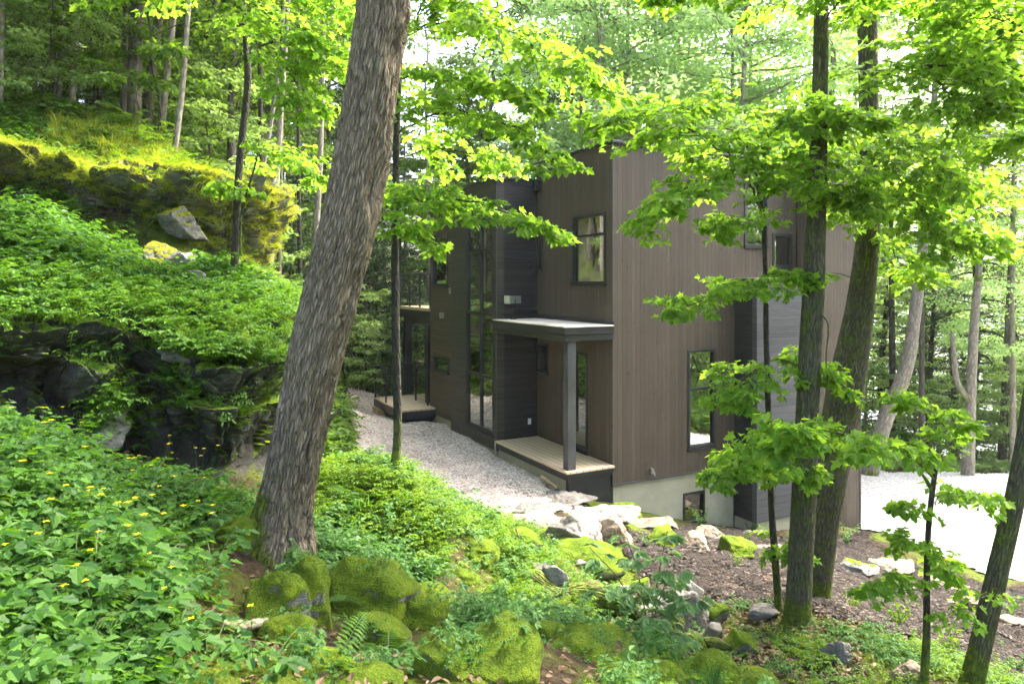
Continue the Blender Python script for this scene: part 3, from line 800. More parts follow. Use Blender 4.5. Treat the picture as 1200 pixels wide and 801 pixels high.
# inside: floors and partitions seen through the glass
for b_ in ((0.2, 4.69, 0.2, 2.8, -3.5, -3.4), (0.2, 4.69, 0.2, 2.8, -0.5, -0.25), (-0.6, 4.8, 5.46, 7.0, -3.45, -3.4), (-0.6, 4.8, 5.46, 7.0, -0.6, -0.45)):
    MB().box(*b_).build("room_floor", WOODFLOOR, house)
m = MB(); m.box(0.2, 4.69, 2.905, 2.98, -5.0, 2.2); m.box(2.9, 3.0, 0.2, 2.85, -0.2, 2.3); m.box(3.2, 3.3, 0.25, 2.85, -3.4, -0.5); m.box(-0.6, 4.8, 5.405, 5.45, -3.4, 1.6)
m.build("inner_wall", DRYWALL, house)
m = MB(); m.box(0.35, 0.45, 3.0, 5.2, -4.3, 2.0); m.box(-0.81, 0.35, 5.1, 5.18, -4.3, 2.0); m.box(0.22, 3.0, 1.2, 1.3, -5.2, -3.6); m.build("inner_wall", DARKROOM, house)
st = MB()
for k in range(15):
    st.box(-0.55, 0.3, 3.0 + 0.14 * k, 3.22 + 0.14 * k, -3.35 + 0.19 * k, -3.30 + 0.19 * k)
st.build("stair_flight", WOODFLOOR, house)
# porch canopy, post, deck
m = MB(); m.box(-1.09, -0.001, -0.06, 2.845, -0.94, -0.81); m.box(-1.06, -0.0015, -0.03, 2.846, -1.06, -0.943)
c = m.build("canopy", BLACK, house, bevel=0.006, ); c["label"] = "flat porch canopy with a stepped black edge"
m = MB(); m.box(-1.11, -0.03, -0.08, 2.84, -0.807, -0.785); m.build("canopy_roof", ROOFM, c)
m = MB(); m.box(-0.028, -0.001, -0.05, 2.84, -0.806, -0.72); m.build("flashing", BLACK, c)
m = MB(); m.box(-0.97, -0.80, 0.02, 0.19, -3.395, -1.062); m.build("porch_post", POSTM, house, bevel=0.008)
m = MB(); m.box(-1.05, -0.002, -0.07, 2.845, -3.435, -3.395); d = m.build("porch_deck", DECK, house, bevel=0.004)
m = MB(); m.box(-1.035, -0.002, -0.055, 2.843, -3.50, -3.437); m.box(-1.0, -0.004, -0.02, 2.841, -3.575, -3.502); m.build("deck_edge", BLACK, d, bevel=0.004)
m = MB(); m.box(-0.96, -0.8, 0.12, 2.84, -4.5, -3.578); m.build("deck_footing", CONC, d)
m = MB(); m.box(-0.955, -0.02, 0.02, 0.115, -4.3, -3.58); m.build("deck_skirt", BLACK, d)
m = MB(); m.tube([(-1.06, 2.80, -3.4), (-1.06, 2.80, -3.75)], 0.02, 10); m.build("ground_pipe", GALV, house)
m = MB(); m.box(-0.24, -0.16, 2.838, 2.849, -3.12, -2.99); m.build("socket", WHITE, house, bevel=0.004)
m = MB(); m.box(0.86, 0.93, -0.05, 0.0, -3.66, -3.57); m.tube([(0.895, -0.05, -3.60), (0.895, -0.10, -3.62), (0.895, -0.11, -3.68)], 0.014, 8); m.build("garden_tap", GALV, house)
# wall lights of the left wing
for y, z in ((5.62, -0.20), (6.25, -0.84)):
    l = MB().box(LX - 0.10, LX - 0.001, y - 0.06, y + 0.06, z - 0.06, z + 0.07).build("wall_light", GALV, house, bevel=0.008)
    MB().box(LX - 0.085, LX - 0.015, y - 0.045, y + 0.045, z - 0.075, z - 0.061).build("lamp_glass", WHITE, l)
MB().box(LX - 0.05, LX - 0.001, 5.60, 5.64, -0.55, -0.27).build("cable_cover", GALV, house)
# right side lamp on the bay
MB().box(4.2, 4.3, -0.68, -0.601, -4.1, -3.95).build("wall_light", WHITE, house, bevel=0.01)
# side deck with railing
m = MB(); m.box(-1.80, LX - 0.002, 6.80, 9.25, -3.36, -3.32); m.box(LX - 0.002, 1.4, 7.21, 9.25, -3.36, -3.32); sd = m.build("side_deck", DECK, house)
m = MB(); m.box(-1.80, -1.76, 6.80, 9.25, -3.56, -3.362); m.box(-1.76, LX - 0.003, 6.80, 6.84, -3.56, -3.362); m.box(-1.76, 1.4, 9.21, 9.25, -3.56, -3.362); m.build("deck_edge", BLACK, sd)
m = MB(); m.box(-1.5, -1.4, 6.95, 9.1, -4.4, -3.562); m.box(-1.4, LX - 0.01, 7.0, 7.1, -4.4, -3.562); m.build("deck_void_shade", BLACK, sd)  # black panels paint the shade of the void under the deck
for y in (8.75, 9.12):
    MB().box(-1.86, -1.62, y - 0.09, y + 0.09, -3.95, -3.565).build("timber_block", TIMBER, sd, bevel=0.006)
def railing(path, z0, h, parent, posts):
    for x, y in posts: MB().box(x - 0.022, x + 0.022, y - 0.022, y + 0.022, z0, z0 + h - 0.022).build("railing_post", STEEL, parent)
    m = MB()
    for (x0, y0), (x1, y1) in zip(path[:-1], path[1:]):
        m.tube([(x0, y0, z0 + h), (x1, y1, z0 + h)], 0.022, 8)
    m.build("handrail", STEEL, parent)
    m = MB()
    for (x0, y0), (x1, y1) in zip(path[:-1], path[1:]):
        for k in range(1, 9): m.tube([(x0, y0, z0 + h * k / 9.2), (x1, y1, z0 + h * k / 9.2)], 0.004, 4)
    m.build("railing_wire", STEEL, parent)
railing([(-1.77, 8.2), (-1.77, 9.22), (-0.2, 9.22), (1.35, 9.22)], -3.32, 0.93, sd, [(-1.77, 8.2), (-1.77, 9.22), (-0.9, 9.22), (-0.2, 9.22), (1.35, 9.22)])
railing([(-0.9, 7.26), (-0.9, 8.2)], -3.32, 0.93, sd, [(-0.9, 7.26), (-0.9, 8.2)])
# upper balcony
m = MB(); m.box(LX, 2.4, 7.21, 9.8, -0.78, -0.70); b = m.build("balcony", DECK, house)
m = MB(); m.box(LX - 0.03, 2.4, 7.21, 9.83, -0.98, -0.783); m.box(LX + 0.1, LX + 0.25, 7.22, 9.7, -1.16, -0.983); m.build("balcony_edge", BLACK, b)
MB().box(LX + 0.06, LX + 0.28, 7.55, 7.77, -3.318, -1.162).build("balcony_post", BLACK, b, bevel=0.006)
MB().box(LX + 0.06, LX + 0.28, 9.45, 9.67, -3.318, -1.162).build("balcony_post", BLACK, b, bevel=0.006)
railing([(LX + 0.03, 7.26), (LX + 0.03, 9.77), (2.35, 9.77)], -0.70, 0.95, b, [(LX + 0.03, 7.28), (LX + 0.03, 8.1), (LX + 0.03, 8.95), (LX + 0.03, 9.77), (0.8, 9.77), (2.35, 9.77)])
# floodlight standing on the canopy
fl = thing("floodlight", "boxy grey floodlight on a small stand on the porch canopy", "floodlight", (0, 0, 0)); w = HW(-0.72, 2.62, -0.785)
fl.location = w; fl.rotation_euler = (0, 0, TH + radians(8))
m = MB(); m.box(-0.14, 0.14, -0.10, 0.10, 0.34, 0.50); m.build("housing", GALV, fl, bevel=0.012)
m = MB(); m.box(-0.165, -0.142, -0.11, 0.11, 0.33, 0.51); m.build("lens_frame", GALV, fl, bevel=0.006)
m = MB(); m.box(-0.172, -0.166, -0.09, 0.09, 0.35, 0.49); m.build("lens", mat_plain("lamp_lens", (0.55, 0.62, 0.45), 0.15), fl)
m = MB(); m.tube([(0.02, 0, 0.34), (0.02, 0, 0.2), (0.0, 0.0, 0.06)], 0.012, 8); m.tube([(-0.02, -0.1, 0.42), (-0.03, -0.12, 0.3), (0.02, 0, 0.24)], 0.01, 8)
m.box(-0.05, 0.05, -0.05, 0.05, 0.0, 0.02); m.build("stand", STEEL, fl)
m = MB()
for a in range(0, 360, 72): m.tube([(0, 0, 0.09), (0.05 * cos(radians(a)), 0.05 * sin(radians(a)), 0.09)], 0.013, 6)
m.build("clamp_knob", STEEL, fl)
# ------------------------------------------------------------------ rocks
def ico(sub):
    import bmesh
    bm = bmesh.new(); bmesh.ops.create_icosphere(bm, subdivisions=sub, radius=1.0)
    v = np.array([p.co[:] for p in bm.verts]); f = np.array([[q.index for q in p.verts] for p in bm.faces]); bm.free()
    return v, f
ICO = {s: ico(s) for s in (2, 3, 4, 5, 6)}
def rock_arrays(seed, size, sub=5, facets=11, sharp=44, rough=0.05, round_=0.0):
    """a block cut by random planes, its edges worn, its faces rough; size = half extents"""
    rng = np.random.default_rng(seed); d, f = ICO[sub]
    n = unit(rng.normal(size=(facets, 3))); n = np.concatenate([n, [[0, 0, 1], [0, 0, -1]]]); n[-2] = unit(n[-2] + rng.normal(size=3) * 0.15)
    h = rng.uniform(0.62, 1.0, len(n))
    c = np.maximum(d @ n.T, 1e-3) / h
    s = (c ** sharp).sum(1) ** (1 / sharp)
    r = 1 / s
    r = r * (1 - round_) + round_ * 0.85
    v = d * r[:, None]
    v = v / np.abs(v).max(0)
    size = np.asarray(size, float); v = v * size
    m = size.mean(); o = rng.uniform(-50, 50, 3)
    nn = fbm(v / m * 1.2 + o, 5, seed, 0.55)[:, None] * rough * m * 1.1
    st = np.abs(vnoise(v / m * np.array([1.0, 1.0, 4.5]) + o, seed + 3))[:, None] * rough * m * 0.9
    fine = fbm(v * 14 + o, 3, seed + 8)[:, None] * 0.006
    if round_ == 0 and sub >= 5:                                   # broken faces and joints
        for sc, am in ((2.2, 0.10), (5.0, 0.035)):
            q_ = v / m * sc + 0.3 * np.stack([vnoise(v / m * 2 + o, seed + 31)] * 3, -1) + o
            d1, d2, hid, vec = worley(q_, seed + 40)
            nn = nn + m * am * (hid - 0.5 - 0.5 * np.exp(-((d2 - d1) / 0.05) ** 2))[:, None]
    return v + unit(d * (1 / size)) * (nn - st + fine), f
ROCKS = []
def rock(name, label, mat, px, base, w, h, seed, group=None, depth=None, deep=0.85, yaw=None, sub=5, facets=11, rough=0.05, round_=0.0, sink=0.8, cat="boulder"):
    if depth is not None:
        q = hit(px, base - h * 0.5); depth = q[1] - (0.5 if name == "outcrop_rock" else 0.45) if abs(q[1] - depth) < 3.5 else depth
    p = hit(px, base) if depth is None else P(px, base, depth)
    d = p[1]; W = w / F * d / 2; Hh = h / F * d
    if depth is None and name == "boulder": Hh = max(0.5 * Hh, Hh - 0.42 * W * deep)
    if name == "mossy_rock": W *= 1.34; Hh *= 0.8; deep *= 1.15; sink = 0.9
    ROCKS.append((p[0], p[1] + W * deep * 0.45, W, W * deep, name)); lo = -sink * Hh if depth is None else 0.0
    v, f = rock_arrays(seed, (W, W * deep, (Hh - lo) / 2), sub, facets, rough=rough, round_=round_)
    v = v + np.array([0, W * deep * (0.45 if depth is None else 0.25), (Hh + lo) / 2])
    o = link(name, mesh_data(name, v, f, True), mat, None, p)
    o.rotation_euler = (0, 0, 0.0)
    if name == 'mossy_rock': o.rotation_euler = (radians(-6), radians(9 + seed % 5), radians(seed * 53 % 40 - 20))
    if yaw: o.rotation_euler = (0, 0, radians(yaw))
    return tag(o, label, cat, group)

def curtain(name, label, line, mat, top_fn, bot_fn, bulge, seed, blocks=1.1, amp=0.30, nu=420, nv=110, back=0.5):
    """a rock face along a line: undercut at the foot, bulging at the lip, its top rolling back into the slope"""
    L = spline(np.array(line, float), nu); t = unit(np.gradient(L, axis=0)); out = np.stack([t[:, 1], -t[:, 0]], -1)
    h = np.linspace(0, 1, nv); z0 = bot_fn(L[:, 0] + out[:, 0] * 0.3, L[:, 1] + out[:, 1] * 0.3) - 0.35; z1 = top_fn(L[:, 0] - out[:, 0] * back, L[:, 1] - out[:, 1] * back) + 0.02
    prof = np.interp(h, [0, 0.25, 0.55, 0.75, 0.88, 1.0], [-0.25, -0.35, 0.1, 0.75, 0.9, -1.0 * back / max(bulge, 0.1)]) * bulge
    zz = np.interp(h, [0, 0.88, 1.0], [0, 0.93, 1.0])
    X = L[:, None, :] + out[:, None, :] * prof[None, :, None]; Z = z0[:, None] + (z1 - z0)[:, None] * zz[None]
    v = np.concatenate([X, Z[..., None]], -1).reshape(-1, 3)
    n = np.repeat(out, nv, 0); n = np.concatenate([n, np.tile(np.interp(h, [0, .5, .85, 1], [-.3, 0, .5, 1.0]), nu)[:, None]], 1); n = unit(n)
    w = v + 0.25 * np.stack([vnoise(v * 1.5, seed), vnoise(v * 1.5, seed + 1), vnoise(v * 1.5, seed + 2)], -1)
    tot = 0
    for sc, am in ((blocks, amp), (blocks * 2.3, amp * 0.42), (blocks * 5, amp * 0.15)):
        q = w * sc * np.array([1.0, 1.0, 1.5]); q[:, 2] += q[:, 0] * 0.35
        d1, d2, hid, vec = worley(q, seed + int(sc * 10))
        tot = tot + am * (hid - 0.5 + 0.9 * (vec[:, 0] * (hid - 0.5) + vec[:, 2] * (0.6 - hid)) - 0.55 * np.exp(-((d2 - d1) / 0.07) ** 2))
    tot = tot + 0.05 * fbm(v * 3, 5, seed, 0.6)
    fade = np.tile(np.interp(h, [0, .9, 1], [1, 1, 0.15]), nu)
    v = v + n * (tot * fade)[:, None]
    i = np.arange(nu - 1)[:, None] * nv; j = np.arange(nv - 1)[None, :]
    q = np.stack([i + j, i + nv + j, i + nv + j + 1, i + j + 1], -1).reshape(-1, 4)
    o = link(name, mesh_data(name, v, q, False), mat)
    return tag(o, label, "rock face")
LINE = [(-14, 0.7), (-9, 3.1), (-6.0, 5.0), (-4.45, 5.85), (-3.8, 6.5), (-3.25, 6.75), (-2.75, 6.85), (-2.55, 7.4), (-2.6, 8.3), (-2.95, 9.6), (-3.7, 11.2)]
UPZ = lambda x, y: np.maximum(tps(FU, x, y), tps(FL, x, y))
curtain("rock_ledge", "dark fractured rock ledge undercut below the green slope", LINE, R_CLIFF, UPZ, lambda x, y: tps(FL, x, y), 0.40, 71, 0.72, 0.42)
OL = [P(-260, 0, 8.8)[:2], P(-90, 0, 9.4)[:2], P(20, 0, 9.8)[:2], P(110, 0, 10.15)[:2], P(190, 0, 10.3)[:2], P(240, 0, 10.6)[:2], P(280, 0, 11.1)[:2], P(306, 0, 11.9)[:2], P(312, 0, 13.0)[:2]]
def out_top(x, y):
    px = CX + F * x / y
    return (HY - np.interp(px, [-260, 0, 60, 110, 200, 240, 270, 300, 315], [150, 172, 180, 192, 200, 216, 244, 290, 330])) / F * (y - 0.0)
curtain("rock_outcrop", "rounded upper rock outcrop with golden moss draped over fractured grey blocks", OL, R_OUT, out_top, lambda x, y: tps(FU, x, y), 0.45, 72, 1.25, 0.34, back=0.9)

# dark ledge below the slope
LG = "dark rocks of the mossy ledge"
for i, (px, cyy, d, w, h, lab, kw) in enumerate([
    (205, 430, 7.15, 62, 52, "mossy pale edged block standing on the ledge lip", {}),
    (262, 418, 7.2, 70, 46, "rounded moss cushion rock on the ledge lip", {})]):
    rock("ledge_rock", lab, R_MOSS, px, cyy, w, h, 100 + i, LG, d, deep=0.75, rough=0.10, sub=5, **kw, cat="rock")
rock("ledge_rock", "small pale grey rock in the dark hollow of the ledge", R_GREY, 125, 498, 48, 34, 121, LG, 6.6, cat="rock", rough=0.08)
rock("ledge_rock", "tilted grey slab low in the dark hollow above the flowers", R_GREY, 120, 528, 60, 40, 127, LG, 6.0, cat="rock", rough=0.08)
# upper outcrop
OG = "rocks of the upper mossy outcrop"
for i, (px, cyy, d, w, h, lab, m) in enumerate([
    (203, 282, 10.35, 62, 40, "pale grey jutting block in the middle of the upper outcrop", R_OUT),
    (180, 318, 10.2, 50, 34, "small olive rock under the jutting block", R_OUT),
    (216, 328, 10.2, 34, 34, "cracked grey stone at the foot of the upper outcrop", R_GREY),
    (232, 336, 10.0, 22, 20, "little split stone at the foot of the golden mossed slope", R_GREY)]):
    rock("outcrop_rock", lab, m, px, cyy, w, h, 140 + i, OG, d, deep=0.9, rough=0.09, sub=5, facets=14, cat="rock")

# boulders and slabs lining the path and the mulch bed: (x, base, width, height, stone, words)
BG_ = "stones edging the path and mulch bed"
for i, (px, b, w, h, m, lab, dp) in enumerate([
    (646, 590, 100, 17, R_PALE, "wide flat stone slab ending the gravel path", 0.9),
    (700, 612, 110, 15, R_PALE, "broad flat slab between the grey brown block and the largest boulder", 0.9),
    (640, 618, 90, 14, R_PALE, "flat cracked slab left of the largest pale boulder", 0.9),
    (622, 603, 70, 14, R_PALE, "low flat slab left of the wide path slab", 0.8),
    (708, 586, 54, 24, R_GREY, "grey brown block under the corner of the porch", 0.7),
    (733, 607, 38, 26, R_MOSS2, "small domed mossy boulder against the concrete wall", 0.9),
    (676, 648, 130, 60, R_PALE, "largest pale boulder sloping down beside the mulch", 0.8),
    (716, 640, 70, 42, R_TAN, "tan faced boulder right of the largest pale one", 0.8),
    (700, 666, 60, 30, R_PALE, "pale boulder below the largest pale one", 0.8),
    (648, 693, 62, 34, R_GREY, "grey pointed rock beside the fallen log", 0.7),
    (776, 640, 58, 27, R_MOSS2, "mossy boulder between two flat tan stones", 0.8),
    (765, 617, 100, 11, R_TAN, "thin flat tan slab along the foundation wall", 0.6),
    (822, 648, 62, 26, R_TAN, "tan angular slab right of the mossy boulder", 0.8),
    (866, 655, 52, 30, R_MOSS2, "round topped mossy boulder left of the slim sapling", 0.8),
    (836, 628, 60, 12, R_TAN, "low tan slab behind the mulch's mossy stones", 0.7),
    (893, 632, 66, 14, R_TAN, "flat tan slab near the corner of the bay", 0.7),
    (922, 652, 80, 16, R_TAN, "long tan slab behind the straight trunk", 0.7),
    (975, 664, 26, 26, R_GREY, "upright grey stone right of the furrowed trunk", 0.8),
    (1004, 672, 60, 24, R_GREY, "brown angular block beside the upright grey stone", 0.8),
    (1048, 672, 84, 15, R_TAN, "long tan slab bordering the white gravel", 0.7),
    (1110, 690, 110, 15, R_TAN, "longest tan slab at the edge of the driveway", 0.6),
    (1062, 690, 44, 14, R_GREY, "low grey stone in front of the tan border slabs", 0.7),
    (1130, 712, 60, 22, R_TAN, "sunken brown stone near the leaning grey trunk", 0.7),
    (1185, 735, 60, 18, R_TAN, "border stone at the right edge of the driveway", 0.7),
    (792, 745, 108, 60, R_PALE, "big pale angular boulder below the mulch", 0.7),
    (812, 706, 34, 30, R_GREY, "dark grey pointed stone standing behind the pale boulder", 0.7),
    (752, 722, 46, 26, R_PALE, "pale stone left of the big angular boulder", 0.7),
    (733, 700, 30, 18, R_PALE, "small pale stone half hidden by the leafy seedling", 0.7),
    (752, 700, 26, 26, R_MOSS, "small mossy stone at the mulch's corner", 0.8),
    (843, 728, 30, 26, R_MOSS2, "dark mossy stone in the leaf litter", 0.8),
    (892, 722, 40, 17, R_PALE, "pale flat stone at the sapling's foot", 0.7),
    (826, 728, 26, 18, R_PALE, "small white stone behind the mossy slab", 0.8),
    (838, 748, 30, 20, R_PALE, "whitish split stone beside the mossy slab", 0.8),
    (873, 768, 70, 30, R_MOSS, "long mossy slab below the leaf litter", 0.6),
    (990, 776, 44, 30, R_GREY, "tan grey stone on the path of chips below the mulch", 0.8),
    (1072, 800, 50, 26, R_TAN, "rusty brown stone at the thin sapling's foot", 0.7),
    (1012, 690, 12, 8, R_GREY, "pebble sized stone below the brown block", 0.8),
    (1016, 708, 14, 9, R_PALE, "small pale stone lying on the mulch", 0.8),
    (1048, 742, 10, 7, R_PALE, "tiny pale stone on the mulch near a small shrub", 0.8)]):
    rock("boulder", lab, m, px, b, w, h, 200 + i, BG_, deep=dp, rough=0.07, sub=5 if w > 40 else 4, facets=12, yaw=(i * 37) % 30 - 15)

# mossy rocks of the near slope
MG = "moss covered rocks on the near slope"
for i, (px, b, w, h, lab, dp, rd) in enumerate([
    (345, 735, 118, 92, "large smooth mossy boulder below the leaning trunk", 0.8, 0.4),
    (276, 642, 56, 44, "mossy boulder left of the leaning trunk's foot", 0.9, 0.4),
    (318, 735, 76, 76, "upright mossy boulder left of the smooth one", 0.7, 0.3),
    (330, 765, 70, 44, "mossy step of rock below the upright boulder", 0.8, 0.3),
    (432, 728, 100, 92, "long mossy ridge of rock sloping down to the right", 0.8, 0.25),
    (492, 745, 70, 50, "mossy block at the low end of the ridge of rock", 0.7, 0.3),
    (440, 760, 60, 46, "small mossy rock in front of the ridge of rock", 0.8, 0.4),
    (598, 801, 128, 92, "biggest mossy boulder, its square top bright green", 0.8, 0.3),
    (528, 801, 92, 62, "mossy boulder with a bare grey corner", 0.8, 0.3),
    (500, 712, 46, 36, "rounded moss cushion behind the ridge of rock", 0.8, 0.6),
    (300, 801, 56, 44, "mossy rock by the rotten stick", 0.8, 0.4),
    (360, 812, 90, 44, "low mossy rock among the seedlings", 0.8, 0.5),
    (430, 815, 70, 34, "flat mossy rock at the frame's lower edge", 0.8, 0.5),
    (688, 780, 84, 44, "mossy rock right of the biggest one", 0.8, 0.5),
    (640, 762, 60, 36, "mossy hump behind the biggest boulder", 0.8, 0.5),
    (735, 792, 34, 26, "ball shaped moss cushion", 0.9, 0.8),
    (720, 762, 60, 26, "low mossy rock under the fallen log", 0.8, 0.5),
    (778, 806, 64, 26, "low mossy rock between the cushion and the leaf litter", 0.8, 0.5),
    (838, 806, 62, 44, "round mossy boulder below the long slab", 0.8, 0.5),
    (895, 812, 56, 28, "dark mossy boulder at the lower edge by the seedlings", 0.8, 0.4),
    (815, 770, 40, 24, "small mossy stone in front of the pale boulder", 0.8, 0.5),
    (560, 655, 40, 28, "mossy stone in the bank above the log", 0.8, 0.5),
    (693, 662, 70, 34, "mossy boulder on the bank left of the pale ones", 0.8, 0.5),
    (548, 690, 36, 26, "mossy stone half buried in the bank", 0.8, 0.5),
    (610, 640, 36, 24, "mossy stone peeping out of the bright bank", 0.8, 0.5)]):
    rock("mossy_rock", lab, R_MOSS2 if i % 4 != 2 else R_MOSS, px, b, w, h, 300 + i, MG, deep=dp, round_=min(0.75, rd + 0.28), rough=0.085, sub=6 if w > 80 else 5, facets=10)

# fallen log, sticks
def log(name, label, pts, r, mat, sides=20, cat="log", group=None):
    pts = np.array(pts); n = 40; s = spline(pts, n); rr = np.interp(np.linspace(0, 1, n), np.linspace(0, 1, len(r)), r)
    v, f, tc = tube_arrays(s, rr, sides)
    c = s.repeat(sides, 0); v = c + (v - c) * (1 + 0.5 * fbm(v * 6, 5, 3)[:, None])
    o = s[0]
    ends = np.array([list(range(sides))[::-1], list(range((n-1)*sides, n*sides))])
    return tag(link(name, mesh_data(name, v - o, [f, ends], True, {"tc": tc}), mat, None, o), label, cat, group)
def gp(px, py, up=0.0):
    p = hit(px, py); p[2] += up; return p
BARK_ROT = mat_bark("rotten_bark", (0.018, 0.012, 0.008), (0.055, 0.036, 0.02), (0.12, 0.08, 0.045), 0.25, 30, 0.01, 1.0, 0.9, 0.30)
log("fallen_log", "dark rotten mossy log lying across the slope", [P(520, 632, 7.6), P(580, 660, 7.4), P(650, 693, 7.2), P(730, 715, 7.0), P(800, 738, 6.8)], [0.16, 0.17, 0.15, 0.14, 0.09], BARK_ROT)
log("fallen_log", "thin dark log under the pale angular boulder", [gp(760, 742, 0.05), gp(820, 757, 0.06), gp(880, 775, 0.04)], [0.05, 0.05, 0.03], BARK_ROT, 10)
log("rotten_stick", "pale rotten stick lying by the mossy rocks", [gp(240, 752, 0.12), gp(275, 756, 0.1), gp(312, 748, 0.1)], [0.018, 0.03, 0.02], BARK_PALE, 10, "stick")
log("rotten_stick", "thin pale twig lying between moss cushions", [gp(735, 790, 0.05), gp(750, 782, 0.07), gp(762, 775, 0.07)], [0.006, 0.007, 0.004], BARK_PALE, 8, "stick")
log("rotten_stick", "grey stick sticking out of the bank near the boulders", [gp(636, 668, 0.0), gp(615, 655, 0.1), gp(604, 640, 0.22)], [0.012, 0.012, 0.006], BARK_DARK, 8, "stick")
log("plank", "short brown plank leaning on the porch footing", [HW(-1.1, 0.75, -3.66), HW(-1.1, 0.2, -3.72)], [0.035, 0.035], TIMBER, 4, "plank")
# ------------------------------------------------------------------ leaves and trees
def half_template(right, z=None):
    """leaf of two halves folded along the midrib; right = outline of the right half, base to tip"""
    r = np.array(right, float)
    zz = 0.28 * r[:, 0] - 0.16 * r[:, 1] ** 2
    R = np.column_stack([r, zz]); L = R * np.array([-1, 1, 1])
    n = len(r)
    return np.concatenate([R, L]), np.array([list(range(n)), list(range(n, 2 * n))[::-1]])
T_MAPLE = half_template([(0, 0), (0.36, -0.06), (0.27, 0.18), (0.60, 0.44), (0.27, 0.46), (0.24, 0.72), (0, 1.0)])
T_OVATE = half_template([(0, 0), (0.25, 0.22), (0.26, 0.55), (0, 1.0)])
T_LOBED = half_template([(0, 0), (0.33, 0.08), (0.28, 0.34), (0.44, 0.52), (0.24, 0.66), (0.22, 0.86), (0, 1.0)])
T_DIAM = half_template([(0, 0), (0.36, 0.45), (0, 1.0)])
T_BLADE = half_template([(0, 0), (0.03, 0.3), (0.026, 0.7), (0, 1.0)])
T_SLIM = half_template([(0, 0), (0.14, 0.35), (0, 1.0)])

def leaves(T, pos, fwd, nrm, scale):
    tv, tf = T
    pos = np.asarray(pos, float); n = len(pos)
    if n == 0: return np.zeros((0, 3)), np.zeros((0, tf.shape[1]), int)
    y = unit(fwd); z = np.asarray(nrm, float); x = unit(np.cross(y, z)); z = np.cross(x, y)
    M = np.stack([x, y, z], 1) * np.broadcast_to(np.asarray(scale, float), (n,))[:, None, None]
    v = np.einsum('kj,njc->nkc', tv, M) + pos[:, None, :]
    f = tf[None] + (np.arange(n) * len(tv))[:, None, None]
    return v.reshape(-1, 3), f.reshape(-1, tf.shape[1])

